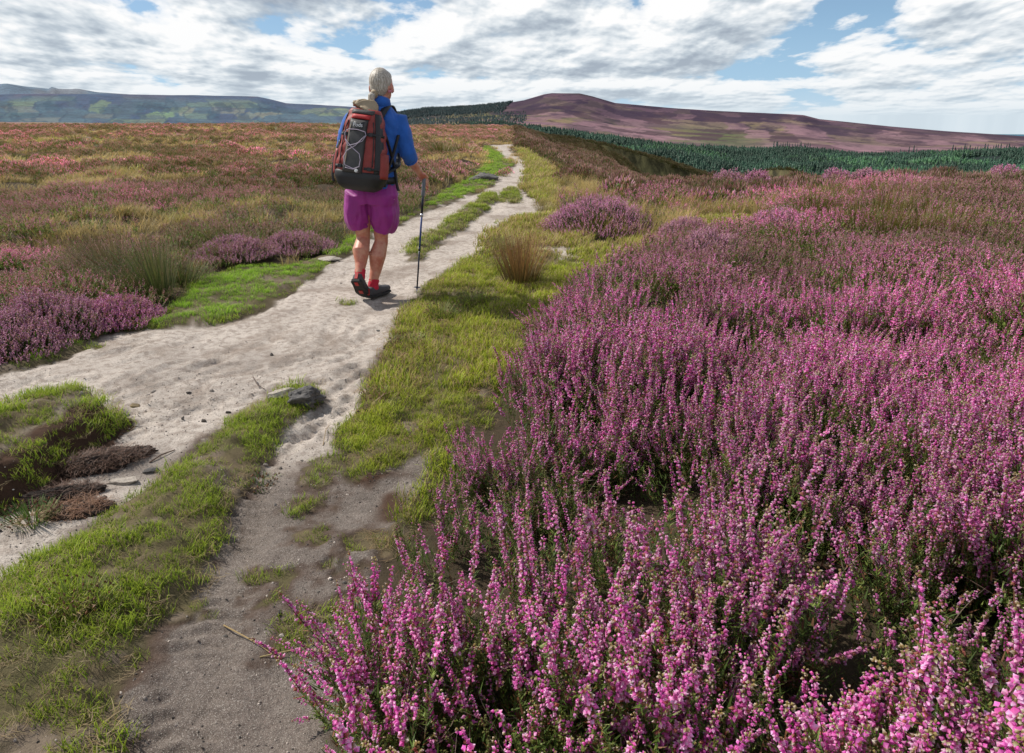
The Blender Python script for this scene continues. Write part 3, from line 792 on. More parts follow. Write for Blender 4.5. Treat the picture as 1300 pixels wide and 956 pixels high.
heather_set('heather_near_bank', 'dense bright magenta heather in full bloom filling the near right bank beside the path',
            [(.30, 1.6, -.45, 1.15, 250, 1.15), (1.6, 3.3, -.25, 1.0, 240, 1.03), (3.3, 4.4, -.1, 1.0, 120, 1.05)], near_protos, (1, 1), 1000, 'R')
heather_set('heather_middle_bank', 'mauve heather in the middle distance between the near bank and the rush patch',
            [(2.9, 6.5, .0, 1.0, 80, 1.0), (6.5, 11, .0, 1.0, 52, 1.2)], mid_protos, (1, 1), 2000, 'R')
heather_set('heather_far_bank', 'dusky pink heather bushes along the crest above the wooded valley and beside the far path',
            [(11, 24, .0, .95, 13, 1.0), (24, 50, .0, .4, 5, 1.25), (50, 120, .0, .45, 2.6, 1.4), (120, 230, .0, .45, .5, 2.6)], far_protos, (1, 1), 3000, 'R')
heather_set('heather_left_edge', 'brownish pink heather fringing the bright grass on the left of the path',
            [(3.0, 7, -1.4, .1, 75, .9), (7, 12, -1.35, .08, 42, 1.1)], mid_protos, (1, .85), 4000, 'L')
heather_set('heather_open_moor', 'brown and mauve heather covering the flat open moor left of the path to the skyline',
            [(12, 26, -1.3, .08, 9, .85), (26, 60, -1.25, .09, 3.2, 1.1), (60, 130, -1.2, .08, 1.5, 1.5)], far_protos, (1, .8), 5000, 'L')

# ---- turf and moor grasses
turf = [grass_proto(400 + k, 36, (.02, .05), .05, .0030, dry=[.05, .12, .3, .6][k]) for k in range(4)]
turf_big = [grass_proto(410 + k, 46, (.04, .085), .10, .0075, (.08, .12, .016), (.42, .48, .055), [.1, .3, .6][k]) for k in range(3)]
random.seed(77); lit_ = MB()
for k in range(30):
    an = rv(0, 6.28); rr = .06 * math.sqrt(random.random()); a2 = rv(0, 6.28)
    lit_.blade((math.cos(an) * rr, math.sin(an) * rr, rv(.001, .008)), (math.cos(a2), math.sin(a2), rv(0, .3)), rv(.02, .06), .0022, (rv(-.6, .6), rv(-.6, .6), -.3), jit((.20, .13, .07), .4), jit((.42, .32, .18), .3), 3, 0)
turf_litter = [lit_.mesh('litter_mesh', [M_GRASS])]
def grass_set():
    P = []; Rr = []; S = []; I = []; T = []
    for (y0, y1, a0, a1, dens, sc, big) in ((.35, 3.2, -1.25, .5, 1250, 1.0, 0), (3.2, 6.5, -1.2, .9, 620, 1.25, 0), (6.5, 14, -.9, .8, 150, 1.0, 1), (14, 45, -.15, .25, 34, 1.5, 1)):
        x, y, r = spread_pts(y0, y1, a0, a1, dens, .3, 6000 + int(y0 * 10))
        m = masks(x, y); g = m['grass'] * (1 - m['bare'] * .6)
        w = fbm(x, y, 4.5, 3, 501); w2 = fbm(x, y, .8, 3, 503)
        R0 = sstep(-.1, .1, m['sR']); L0 = sstep(0, .1, m['sL'])
        keep = (r.random(len(x)) < g * np.clip(np.maximum(.52 + 1.0 * sstep(.42, .6, w), .9 * L0 + .55 * R0), 0, 1)) 
        x, y, w, w2 = x[keep], y[keep], w[keep], w2[keep]; n = len(x)
        mk = {k: v[keep] for k, v in m.items()}
        z = height(x, y, mk)
        # bright lawn on the left verge, yellower and longer turf on the right verge
        R_ = sstep(-.1, .1, mk['sR']); lawn = sstep(0, .1, mk['sL'])
        s = sc * (.35 + .85 * w) * (1 + .45 * R_ * w2 * 2 - .25 * lawn) * (.8 + .4 * r.random(n))
        dry = np.clip(.36 + R_ * .35 + (w2 - .5) * 1.6 + r.normal(0, .18, n) - lawn * .6, 0, .999)
        k = 3 if big else 4
        fib = (not big) & (r.random(n) < .14 + .35 * mk['bare'])
        I.append(np.where(fib, 7, (dry * k).astype(int) + (4 if big else 0)))
        P.append(np.stack([x, y, z], -1)); Rr.append(euler(r, n, .15)); S.append(np.stack([s, s, s], -1))
        t = np.ones((n, 3)) * (.8 + .5 * w[:, None])
        t[:, 0] *= 1 + .12 * R_ - .05 * lawn; t[:, 1] *= 1.05 + .22 * lawn
        T.append(t)
    c = lambda q: np.concatenate(q)
    scatter('short_turf', c(P), c(Rr), c(S), c(I), c(T), np.ones(sum(map(len, P))), turf + turf_big + turf_litter,
            'short green and yellowing turf along the path edges and on the ridge between the ruts', 'grass')
grass_set()

straw = [grass_proto(420 + k, 60, (.14, .32), .13, .006, (.26, .20, .07), [(.62, .44, .18), (.50, .38, .14), (.42, .38, .08)][k], .35, .55) for k in range(3)]
straw_f = [grass_proto(430 + k, 60, (.18, .36), .32, .022, (.34, .25, .09), [(.66, .46, .18), (.52, .40, .13), (.42, .42, .06)][k], .35, .6) for k in range(3)]
def straw_set():
    P = []; Rr = []; S = []; I = []; T = []
    for (y0, y1, a0, a1, dens, sc, big) in ((3.0, 8, -1.15, .95, 60, .8, 0), (8, 16, -1.0, .9, 26, 1.0, 0), (16, 40, -.95, .3, 5.5, .85, 1), (40, 130, -.9, .1, 1.5, 1.25, 1)):
        x, y, r = spread_pts(y0, y1, a0, a1, dens, .3, 7000 + int(y0 * 10))
        m = masks(x, y); h, right, sf, bog = zone_of(x, y, m)
        keep = (h > -.05) & (r.random(len(x)) < np.clip(sf * .75 + .03, 0, 1)) & ((~right) | (sf > .3)) & (m['dirt'] < .3)
        x, y, sf, bog = x[keep], y[keep], sf[keep], bog[keep]; n = len(x); mk = {k: v[keep] for k, v in m.items()}
        z = height(x, y, mk); s = sc * (.7 + .6 * r.random(n)) * np.where(x > .06 * y + .5, 1.1, 1.0)
        k = np.clip(r.random(n) * 2.2 + bog * 1.4, 0, 2.99).astype(int)
        I.append(k + (3 if big else 0)); P.append(np.stack([x, y, z], -1)); Rr.append(euler(r, n, .12)); S.append(np.stack([s, s, s * np.where(x > .06 * y + .5, .9, .62)], -1))
        T.append(np.ones((n, 3)) * (.95 + .4 * r.random((n, 1))))
    c = lambda q: np.concatenate(q)
    scatter('straw_grass', c(P), c(Rr), c(S), c(I), c(T), np.ones(sum(map(len, P))), straw + straw_f,
            'straw coloured moor grass growing in patches through the heather', 'grass')
straw_set()

# ---- grit and crumbs on the path
from mathutils import noise as mnoise
def lump_mesh(seed, name, col, k=1, flat=.6, mat=None, rough=.35, sub=2, facets=0, fine=0.0):
    bm = bmesh.new(); bmesh.ops.create_icosphere(bm, subdivisions=sub, radius=1)
    rr = random.Random(seed); off = Vector((rr.random(), rr.random(), rr.random())) * 40
    pl = [(Vector((rr.gauss(0, 1), rr.gauss(0, 1), rr.gauss(0, 1))).normalized(), rr.uniform(.55, .85)) for _ in range(facets)]
    for v in bm.verts:
        c = v.co.copy()
        for n_, d_ in pl:
            q = c.dot(n_)
            if q > d_: c -= n_ * (q - d_) * .92
        v.co = c * (1 + mnoise.fractal(v.co * 1.1 + off, .9, 2.0, 5) * rough)
        if fine: v.co += v.co.normalized() * (mnoise.fractal(v.co * 7 + off, .6, 2.1, 5)) * fine
        v.co.z *= flat
    me = bpy.data.meshes.new(name); bm.to_mesh(me); bm.free()
    if mat: me.materials.append(mat)
    return me
def stone_mat(name, a, b_, sc=40, bs=.6):
    m, nt, b, out = newmat(name)
    tc = N(nt, 'ShaderNodeTexCoord').outputs['Object']
    n = noise(nt, sc, 6, .65, tc); n2 = noise(nt, sc * .2, 3, .5, tc)
    c = mixc(nt, ramp(nt, n, (.3, .0), (.7, 1.0)), a, b_)
    c = mixc(nt, ramp(nt, n2, (.45, .0), (.65, .6)), c, tuple(v * .6 for v in a))
    nt.links.new(c, b.inputs['Base Color']); b.inputs['Roughness'].default_value = .9
    bump(nt, b, n, bs, .01); return m
m_, nt_, b_, o_ = newmat('grit_stone')
ti_ = attr(nt_, 'tint', 'INSTANCER').outputs['Color']; nt_.links.new(ti_, b_.inputs['Base Color']); M_GRIT = m_
grit = [lump_mesh(600 + k, 'grit_mesh', None, sub=1, mat=M_GRIT) for k in range(4)]
def grit_set():
    x, y, r = spread_pts(.4, 3.6, -1.25, .3, 3200, .2, 8000); x2, y2, r2 = spread_pts(3.6, 10, -.9, .1, 420, .2, 8001)
    x = np.concatenate([x, x2]); y = np.concatenate([y, y2])
    m = masks(x, y); cl = fbm(x, y, 2.5, 3, 601)
    keep = (m['dirt'] + m['bare'] > .6) & (r.random(len(x)) < .15 + .85 * sstep(.35, .65, cl)); x, y = x[keep], y[keep]; n = len(x)
    z = height(x, y, {k: v[keep] for k, v in m.items()})
    s = .0011 + .0030 * r.random(n) ** 4 + .012 * (r.random(n) < .010) * r.random(n)
    sh = r.random((n, 1)); t = np.where(sh < .45, .07, np.where(sh < .8, .28, .5)) * np.array([[1, .86, .74]]) * (.7 + .6 * r.random((n, 1)))
    scatter('path_grit', np.stack([x, y, z + s * .2], -1), np.stack([r.random(n), r.random(n), r.random(n) * 6.28], -1), np.stack([s, s, s], -1) * (.8 + .5 * r.random((n, 3))), r.integers(0, 4, n), t, np.ones(n), grit,
            'fine grit and crumbs of peat strewn over the worn path', 'gravel')
grit_set()
# ------------------------------------------------------------------ conifers across the valley
M_NEEDLE = plant_mat('conifer_needle', False, 0.0)
M_PNEEDLE = plain_plant_mat('conifer_crown', 0.0)
M_TRUNK = stone_mat('conifer_bark', (.08, .055, .04), (.14, .10, .07), 2)
def conifer(seed, H=17, R=2.6, layers=9, per=9, base=.08, mats=None, c0=(.020, .052, .036), c1=(.034, .080, .052)):
    random.seed(seed); b = MB()
    for l in range(layers):
        t = l / layers; z = H * (base + (1 - base) * t); r = R * (1 - t) ** .6 * rv(.75, 1.2) + .12
        for k in range(per):
            an = 6.28 * (k + rv(-.4, .4)) / per; rr = r * rv(.7, 1.15); w = r * rv(.45, .7)
            tip = Vector((math.cos(an) * rr, math.sin(an) * rr, z - rr * rv(.0, .4))); side = Vector((-math.sin(an), math.cos(an), 0)) * w
            top = Vector((math.cos(an) * rr * .1, math.sin(an) * rr * .1, z + H / layers * 1.4)); mid = tip * .55 + Vector((0, 0, z + .25)) * .45
            a, e = jit(c0, .3), jit(c1, .3)
            b.tri(top, mid - side, tip, a, a, e); b.tri(top, tip, mid + side, a, e, a)
    c = c0; b.octa((0, 0, H * .93), (0, 0, 1), .2, H * .09, c, c)
    return b.mesh('conifer_mesh', mats or [M_NEEDLE])
forest_protos = [conifer(700 + k, rv(10, 14), rv(3.0, 3.9), 6, 8) for k in range(5)] + [
    conifer(720 + k, 10, 4.4, 5, 9, .1, None, (.028, .085, .042), (.055, .135, .055)) for k in range(2)]

def forest():
    r = np.random.default_rng(91)
    P = []; T = []; S = []; I = []
    def zone(n, p0, p1, d0, d1, ok, tint, smin, smax, broad=.12):
        p = p0 + (p1 - p0) * r.random(n); D = np.sqrt(d0 * d0 + (d1 * d1 - d0 * d0) * r.random(n))
        az = np.arctan2((p - 650) / F, 1 / math.cos(PITCH)); x = D * np.sin(az); y = D * np.cos(az)
        keep = ok(p, D, x, y); p, D, x, y = p[keep], D[keep], x[keep], y[keep]; m = len(x)
        z = win_z(x, y); s = (smin + (smax - smin) * r.random(m)) * (.75 + .5 * fbm(x, y, 1 / 50., 3, 94))
        P.append(np.stack([x, y, z - .4], -1)); S.append(np.stack([s, s, s * (.85 + .3 * r.random(m))], -1))
        bl = fbm(x, y, 1 / 90., 3, 95); 
        I.append(np.where(r.random(m) < sstep(.5, .62, bl) * broad * 6, r.integers(5, 7, m), r.integers(0, 5, m)))
        sh = (.35 + 1.3 * fbm(x, y, 1 / 45., 3, 97))[:, None]
        T.append(np.array([tint]) * sh * (.75 + .5 * r.random((m, 1))))  # tint includes the valley haze, mixed into the needle colour
    # the main plantation on the valley side
    zone(52000, 560, 1900, 700, 1335, lambda p, D, x, y: (fbm(x, y, 1 / 60., 3, 99) > .27) & (D < 1325 - 90 * (fbm(x, y, 1 / 140., 3, 98) - .3)), (1.38, 1.30, 1.22), .45, .75)
    # the dark wood on the shoulder to the left of the summit, and the grey open wood below it
    zone(5200, 470, 652, 2350, 3020, lambda p, D, x, y: (p < 648 - (fbm(x, y, 1 / 80., 3, 100) - .5) * 30) & (p + (3000 - D) * .02 < 652), (.75, .72, 1.1), .55, .85, 0)
    zone(1800, 470, 668, 1500, 2300, lambda p, D, x, y: fbm(x, y, 1 / 120., 3, 102) > .42, (1.6, 1.1, 1.6), .4, .65, 0)
    # small clumps on the moor side of the plantation
    c = lambda q: np.concatenate(q)
    n = sum(map(len, P))
    scatter('conifer_forest', c(P), np.stack([np.zeros(n), np.zeros(n), r.random(n) * 6.28], -1), c(S), c(I), c(T), np.ones(n), forest_protos,
            'dense dark green conifer plantation covering the far side of the valley', 'forest')
forest()

def lone_trees():
    crown = [conifer(740 + k, 17, 2.6, 9, 9, .12, [M_PNEEDLE], (.008, .028, .026), (.022, .055, .045)) for k in range(3)]
    bt = bmesh.new(); bmesh.ops.create_cone(bt, segments=7, radius1=.35, radius2=.12, depth=9, cap_ends=True)
    bmesh.ops.translate(bt, verts=bt.verts, vec=(0, 0, 4.2)); tm = bpy.data.meshes.new('trunk_mesh'); bt.to_mesh(tm); bt.free(); tm.materials.append(M_TRUNK)
    r = random.Random(5)
    groups = [('tall dark conifer in the clump standing highest above the plantation edge', 'conifers in the tall clump above the plantation edge', [(986 + k * 3.0 + r.uniform(-1, 1), 1345 + r.uniform(0, 35), r.uniform(.6, .85)) for k in range(17)]),
              ('conifer in the small gappy group on the moor edge right of the tall clump', 'conifers in the small gappy group', [(p, 1375 + r.uniform(0, 20), s) for p, s in ((1150, .6), (1155, .5), (1161, .85), (1167, .95), (1171, .7), (1176, .5), (1143, .4), (1136, .45))]),
              ('dark conifer in the long row at the far right end of the plantation', 'conifers in the far right row', [(1218 + k * 3.4 + r.uniform(-1, 1), 1350 + r.uniform(0, 30), r.uniform(.6, .95)) for k in range(24)])]
    for lab, grp, spots in groups:
        first = None
        for i, (p, D, s) in enumerate(spots):
            az = math.atan2((p - 650) / F, 1 / math.cos(PITCH)); x, y = D * math.sin(az), D * math.cos(az)
            z = float(win_z(np.array([x]), np.array([y]))[0])
            t = empty('conifer_tree', (x, y, z - .3), r.uniform(0, 6)); t.scale = (s, s, s)
            tag(t, lab, 'tree', grp)
            c = bpy.data.objects.new('crown', crown[i % 3]); link(c, t)
            k = bpy.data.objects.new('trunk', tm); link(k, t)
lone_trees()

# ------------------------------------------------------------------ rush tussocks
def rush(seed, loc, n, H, R, lean, label, cA, cB, cT, wind=(0, 0), group=None, name='rush_tussock', w=.0045):
    random.seed(seed); root = empty(name, loc); tag(root, label, 'rush' if 'rush' in name else 'grass', group)
    b = MB()
    for k in range(n):
        an = rv(0, 6.28); q = math.sqrt(random.random()); rr = R * q
        d = Vector((math.cos(an) * lean * q + rv(-.12, .12) + wind[0], math.sin(an) * lean * q + rv(-.12, .12) + wind[1], 1)).normalized()
        L = H * rv(.6, 1.08) * (1 - .15 * q); u = random.random()
        c0 = jit(cA, .3); c1 = jit(cB if u < .65 else cT, .25)
        bend = (math.cos(an) * rv(0, .45) + wind[0] * .5, math.sin(an) * rv(0, .45), -rv(0, .25))
        b.blade((math.cos(an) * rr * .45, math.sin(an) * rr * .45, -.02), d, L, w * rv(.7, 1.3), bend, c0, c1, 5, 0, rv(0, 6))
        if random.random() < .25:
            p = Vector((math.cos(an) * rr * .45, math.sin(an) * rr * .45, -.02)) + d * L * .8
            b.octa(p, (rv(-1, 1), rv(-1, 1), 1), .004, .014, (.16, .07, .03), (.22, .11, .05), 0, 3)
    for k in range(n // 3):  # dead skirt
        an = rv(0, 6.28); rr = R * .5
        b.blade((math.cos(an) * rr * .4, math.sin(an) * rr * .4, 0), (math.cos(an) * 1.4, math.sin(an) * 1.4, .8), H * rv(.2, .45), w * 1.2, (math.cos(an) * .5, math.sin(an) * .5, -1.0), jit((.20, .13, .06)), jit((.40, .29, .14)), 3, 0)
    link(bpy.data.objects.new('stems', b.mesh('stems', [M_RUSH])), root)
    return root
OLIVE = (.045, .07, .015); OL2 = (.14, .17, .045); RUST = (.36, .17, .07)
rush(1, ground_pt(662, 360), 620, .56, .30, .5, 'rust tipped rush tussock on the right verge close beside the path ahead of the walker', (.07, .075, .02), (.36, .19, .07), (.46, .22, .09))
rush(2, ground_pt(640, 318), 300, .24, .24, .7, 'pale green grass tussock just behind the rust tipped rushes', (.10, .13, .03), (.36, .36, .12), (.45, .38, .16), name='grass_tussock')
rush(3, ground_pt(190, 378), 700, .60, .36, .6, 'tall windblown olive rush tussock at the edge of the bright grass left of the path', OLIVE, OL2, (.34, .25, .12), (-.35, .0))
rush(4, ground_pt(130, 352), 460, .56, .36, .6, 'browner rush tussock leaning left behind the olive one', OLIVE, (.26, .18, .08), (.40, .26, .14), (-.45, .0))
rush(5, ground_pt(235, 362), 240, .36, .24, .7, 'small low rush tuft nearest the bright grass lawn', OLIVE, OL2, (.30, .20, .08), (.15, 0))
for k, (px, py, s) in enumerate([(1015, 285, 1), (1050, 292, 1.05), (1090, 290, 1.1), (1125, 296, 1), (1160, 298, 1.05), (1195, 300, 1), (1035, 268, 1.05), (1075, 268, 1.1), (1120, 270, 1.1), (1165, 274, 1.05), (1205, 276, 1), (1060, 252, 1.05), (1105, 252, 1.1), (1150, 254, 1.05), (1195, 258, 1), (1235, 285, .8), (1240, 262, .8)]):
    rush(20 + k, ground_pt(px, py + 16), 330, .50 * s, .42, .5, 'olive green rush clump in the broad rush patch among the right hand heather', (.06, .07, .012), (.17, .16, .03), (.32, .22, .05), group='rush clumps in the broad patch', w=.007)
GT = 'yellow green grass tussock on the right verge'
for k, (px, py, n, H, R, lab) in enumerate([(560, 402, 300, .17, .16, 'rounded grass tussock at the path edge below the pole tip'), (605, 385, 300, .18, .2, 'dark shaded grass tussock right of the walker\'s shadow'),
        (520, 440, 220, .13, .13, 'low grass hummock on the crumbling verge edge'), (635, 345, 200, .18, .15, 'loose grass tuft at the left foot of the rust tipped rushes'), (735, 290, 260, .24, .25, 'straw yellow grass tuft where the sandy side track starts'),
        (690, 268, 260, .24, .25, 'golden grass tuft beside the far bend of the path'), (478, 505, 160, .09, .12, 'small bright tuft overhanging the hollow in the verge'), (90, 770, 260, .10, .16, 'long grass tuft with pale dry blades in the bottom left corner'), (30, 620, 220, .10, .13, 'dark green tuft at the foot of the peat mound'), (330, 610, 200, .07, .12, 'dark tuft on the shaded side of the grassy ridge')]):
    a, c1, c2 = ((.05, .09, .012), (.20, .26, .045), (.42, .36, .14)) if k not in (4, 5) else ((.14, .12, .04), (.42, .34, .10), (.52, .40, .18))
    if k == 8 or k == 9: c1 = (.10, .20, .02); c2 = (.16, .24, .05)
    rush(60 + k, ground_pt(px, py), n, H, R, 1.0, lab, a, c1, c2, name='grass_tussock', w=.004)

# small far tussocks on the moor
for k, (px, py, lab) in enumerate([(345, 163, 'dark rush tuft far out on the moor below the hills'), (97, 182, 'wide olive tussock at the left end of the yellow green strip'), (562, 196, 'olive tuft on the moor right of the walker'), (587, 195, 'golden tuft on the moor nearest the far path')]):
    D = ground_pt(px, py + 3)
    rush(90 + k, D, 200, .7, .9, .8, lab, (.07, .08, .02), (.20, .19, .05) if k != 3 else (.4, .28, .08), (.32, .24, .08), w=.03)

# ------------------------------------------------------------------ single heather bushes that stand out
def single_bush(seed, loc, R, H, spikes, label, bl=1.0, group=None, sw=.006):
    """domed bush: leafy shoots all over, each ending in a short spike of small bells"""
    root = empty('heather_bush', loc); tag(root, label, 'heather bush', group)
    random.seed(seed); fo = MB(); bo = MB()
    for s_ in range(spikes):
        an = rv(0, 6.28); q = math.sqrt(random.random()); rr = R * q * rv(.85, 1.1)
        top = H * (1 - .82 * q ** 2.4) * rv(.80, 1.08) * (.85 + .3 * float(vnoise(np.array([rr * math.cos(an) * 9]), np.array([rr * math.sin(an) * 9]), seed)[0]))
        d = Vector((math.cos(an) * q * .6 + rv(-.25, .25), math.sin(an) * q * .6 + rv(-.25, .25), 1)).normalized()
        L = rv(.045, .085); p = Vector((math.cos(an) * rr, math.sin(an) * rr, max(.01, top - L)))
        nb = 7
        for k in range(nb):
            fr = k / nb; u = random.random(); o = Vector((rv(-1, 1), rv(-1, 1), rv(.3, 1.2)))
            if u < .42: c0 = jit((.66, .26, .47)); c1 = jit((.92, .66, .76))
            elif u < .75: c0 = jit((.48, .12, .34), .25); c1 = jit((.74, .34, .54))
            else: c0 = jit((.45, .20, .15)); c1 = jit((.6, .42, .28))
            bo.octa(p + d * L * fr, o, sw * rv(.7, 1.1) * (1.1 - .5 * fr), sw * 2.6, c0, c1, 0, 3)
        for k in range(5):
            c = jit(GREEN, .4) if k else jit((.13, .07, .035)); q2 = p - d * rv(0, .10); q2.z = max(q2.z, 0)
            fo.blade(q2, (d.x + rv(-.8, .8), d.y + rv(-.8, .8), 1), rv(.03, .06), .008, (0, 0, 0), c, tuple(v * 1.6 for v in c), 1, 0)
    link(bpy.data.objects.new('foliage', fo.mesh('foliage', [M_PLEAF])), root)
    link(bpy.data.objects.new('blossom', bo.mesh('blossom', [M_PFLOW if bl > .8 else M_PDULL])), root)
    return root
M_PFLOW = plain_plant_mat('bush_blossom', .3)
m, nt, b, out = newmat('bush_blossom_dull'); nt.links.new(mixc(nt, .45, attr(nt, 'Col').outputs['Color'], (.20, .13, .10)), b.inputs['Base Color']); M_PDULL = m
BU = [(1062, 222, .50, .62, 700, 'vivid magenta heather bush rising on the crest against the dark forest', 1), (1100, 220, .45, .60, 600, 'dusky heather bush on the crest just right of the vivid magenta one', .5),
      (1275, 218, .6, .70, 800, 'tallest magenta heather bush on the crest at the right end', 1), (1215, 228, .8, .55, 800, 'broad pink heather bush on the crest left of the tallest one', .9),
      (925, 222, .6, .50, 600, 'reddish heather bush on the crest above the rush patch', .5), (960, 222, .5, .45, 600, 'pale mauve heather bush on the crest left of the rush patch', .9)]
for k, (px, py, R, H, n, lab, bl) in enumerate(BU):
    c = AT(px, py, 17.0); z = hgt(c.x, 17.0)
    single_bush(500 + k, (c.x, 17.0, z), R, max(H * .6, c.z - z + .12), n, lab, bl, sw=.011)
for k, (px, py, R, H, n, lab, bl) in enumerate([(60, 412, .38, .27, 1300, 'large heather bush with dark foliage on the left by the path edge', .5), (150, 402, .28, .20, 900, 'low pink heather bush next to the bright grass on the left', .9), (10, 425, .30, .25, 1000, 'heather bush at the left margin in front of the rushes', .5),
      (300, 318, .40, .20, 1100, 'dark green heather bush behind the lawn near the walker', .5), (375, 310, .40, .20, 1100, 'dark heather bush with brown tips closest to the walker on the left', .5),
      (760, 285, .7, .40, 2200, 'rounded mauve heather mound beyond the verge on the right', .9), (870, 300, .35, .30, 1000, 'grey mauve heather bush above the straw yellow grass', .6), (985, 300, .45, .36, 1500, 'domed heather bush in front of the rush patch', .9), (900, 325, .4, .3, 1400, 'darker domed heather bush at the top edge of the near bank', .6)]):
    single_bush(520 + k, ground_pt(px, py + 8), R, H, n, lab, bl, sw=.0055)

# ------------------------------------------------------------------ stones, clods and sticks
M_ROCK = stone_mat('gritstone', (.07, .065, .065), (.20, .185, .17), 30)
M_PALE = stone_mat('pale_stone', (.40, .34, .28), (.58, .52, .45), 30)
M_TAN = stone_mat('tan_stone', (.26, .19, .10), (.42, .33, .2), 60)
M_PEAT = stone_mat('peat_clod', (.018, .012, .009), (.07, .04, .027), 60, 1.0)
def stone(name, px, py, size, seed, mat, label, cat, rz=0, flat=.55, rough=.35, sink=.25, group=None, sub=4):
    me = lump_mesh(seed, name, None, mat=mat, rough=rough * .6, sub=5, flat=flat, facets=9, fine=.03)
    o = bpy.data.objects.new(name, me); p = ground_pt(px, py)
    o.location = (p.x, p.y, p.z + size[2] * (.5 - sink)); o.scale = size; o.rotation_euler = (rv(-.1, .1), rv(-.1, .1), rz); link(o); tag(o, label, cat, group); return o
random.seed(3)
stone('boulder', 385, 503, (.10, .075, .075), 801, M_ROCK, 'dark grey rock with a sunlit top at the upper end of the grassy ridge', 'rock', .3, .75, .75)
stone('boulder', 362, 502, (.10, .045, .045), 802, M_PALE, 'pale flat stone slab embedded in the grass beside the dark rock', 'rock', .5, .5)
stone('stone', 158, 612, (.065, .03, .022), 803, M_PALE, 'pale flat stone bedded in the sand below the peat mound', 'stone', .2, .6)
stone('stone', 172, 516, (.025, .016, .018), 804, M_TAN, 'small tan stone lying alone on the path above the peat mound', 'stone', .1, .8)
stone('stone', 192, 598, (.030, .020, .016), 805, M_ROCK, 'dark stone chip beside the stick near the pale flat stone', 'stone', .4, .6)
stone('boulder', 615, 228, (.36, .26, .20), 806, M_ROCK, 'grey rock on the grass at the left of the far bend', 'rock', .1, .6)
stone('stone', 418, 330, (.11, .07, .035), 807, M_PALE, 'pale stone half sunk in the lawn left of the walker', 'stone', .1, .6)
stone('stone', 590, 328, (.07, .05, .03), 808, M_PALE, 'whitish stone on the right track beyond the pole', 'stone', .1, .6)
stone('stone', 480, 420, (.014, .012, .010), 809, M_ROCK, 'tiny dark pebble on the sand in front of the shoes', 'stone')
def clod(name, px, py, R, H, seed, label, n=500, cA=(.05, .025, .015), cB=(.20, .10, .06), elong=(1, 1), rz=0):
    p = ground_pt(px, py); root = empty(name, (p.x, p.y, p.z), rz); tag(root, label, 'peat clod')
    me = lump_mesh(seed, 'peat', None, mat=M_PEAT, rough=.30, sub=6, flat=.8, fine=.10)
    o = bpy.data.objects.new('peat', me); o.scale = (R * elong[0], R * elong[1], H); o.location = (0, 0, -H * .25); link(o, root)
    random.seed(seed); b = MB()
    for k in range(n):
        an = rv(0, 6.28); q = math.sqrt(random.random()); x, y = math.cos(an) * R * q * elong[0], math.sin(an) * R * q * elong[1]
        z = H * .55 * math.sqrt(max(0, 1 - q * q)); a2 = rv(0, 6.28)
        b.blade((x, y, z * rv(.6, 1)), (math.cos(a2), math.sin(a2), rv(-.2, .7)), rv(.02, .07), .0022, (rv(-1, 1), rv(-1, 1), -.6), jit(cA, .4), jit(cB, .4), 3, 0)
    link(bpy.data.objects.new('roots', b.mesh('roots', [M_RUSH])), root)
clod('peat_clod', 118, 552, .13, .085, 811, 'dark crumbling peat clod with hanging roots at the broken end of the grassy mound', 2200, elong=(1.5, .62), rz=.45)
clod('peat_clod', 60, 590, .11, .06, 815, 'blackish root covered peat face in the middle of the left mound', 1600, elong=(1.4, .6), rz=.5)
clod('peat_clod', 90, 648, .085, .035, 812, 'flat wad of rusty brown roots lying in the hollow below the peat mound', 900, (.12, .05, .025), (.36, .19, .10), (1.5, .8), .4)
clod('peat_clod', 510, 432, .09, .05, 813, 'dark peat lump breaking out of the right verge edge', 300, elong=(1.3, .8), rz=.8)
clod('peat_clod', 470, 520, .06, .03, 814, 'small dark peat step in the hollow of the right verge', 200)

def stick(pts, r, label, col=(.10, .055, .035)):
    vs = []; b = MB()
    P3 = [ground_pt(px, py) + Vector((0, 0, r + dz)) for px, py, dz in pts]
    v = []; f = []
    for i, p in enumerate(P3):
        d = (P3[min(i + 1, len(P3) - 1)] - P3[max(i - 1, 0)]).normalized(); a = d.orthogonal().normalized(); c = d.cross(a); rr = r * (1 - .5 * i / len(P3))
        for k in range(5): v.append(p + (a * math.cos(k * 1.2566) + c * math.sin(k * 1.2566)) * rr)
    for i in range(len(P3) - 1):
        for k in range(5): q = (k + 1) % 5; f.append((i * 5 + k, i * 5 + q, i * 5 + 5 + q, i * 5 + 5 + k))
    o = bpy.data.objects.new('stick', mesh_from('stick', v, f, [col] * len(v), [M_RUSH])); link(o); tag(o, label, 'stick')
stick([(190, 588, .0), (205, 580, .006), (222, 572, .0)], .0035, 'dark twig lying across the sand above the pale flat stone')
stick([(322, 484, .02), (328, 492, .008), (336, 498, 0)], .004, 'short dark stub of root sticking up left of the boulder')
stick([(410, 566, .0), (414, 548, .008), (418, 538, .0)], .002, 'thin pale stalk lying in the lower rut', (.40, .30, .18))
stick([(470, 516, .0), (488, 506, .02), (500, 500, .01)], .004, 'curved bleached root bridging the hollow in the verge', (.42, .30, .18))
stick([(285, 800, .0), (330, 822, .008), (350, 835, .0)], .002, 'long bent straw across the dark lower rut', (.42, .30, .14))
stick([(330, 835, .0), (370, 832, .014), (400, 818, .0)], .002, 'straw stalk curving toward the heather at the bottom', (.46, .36, .16))
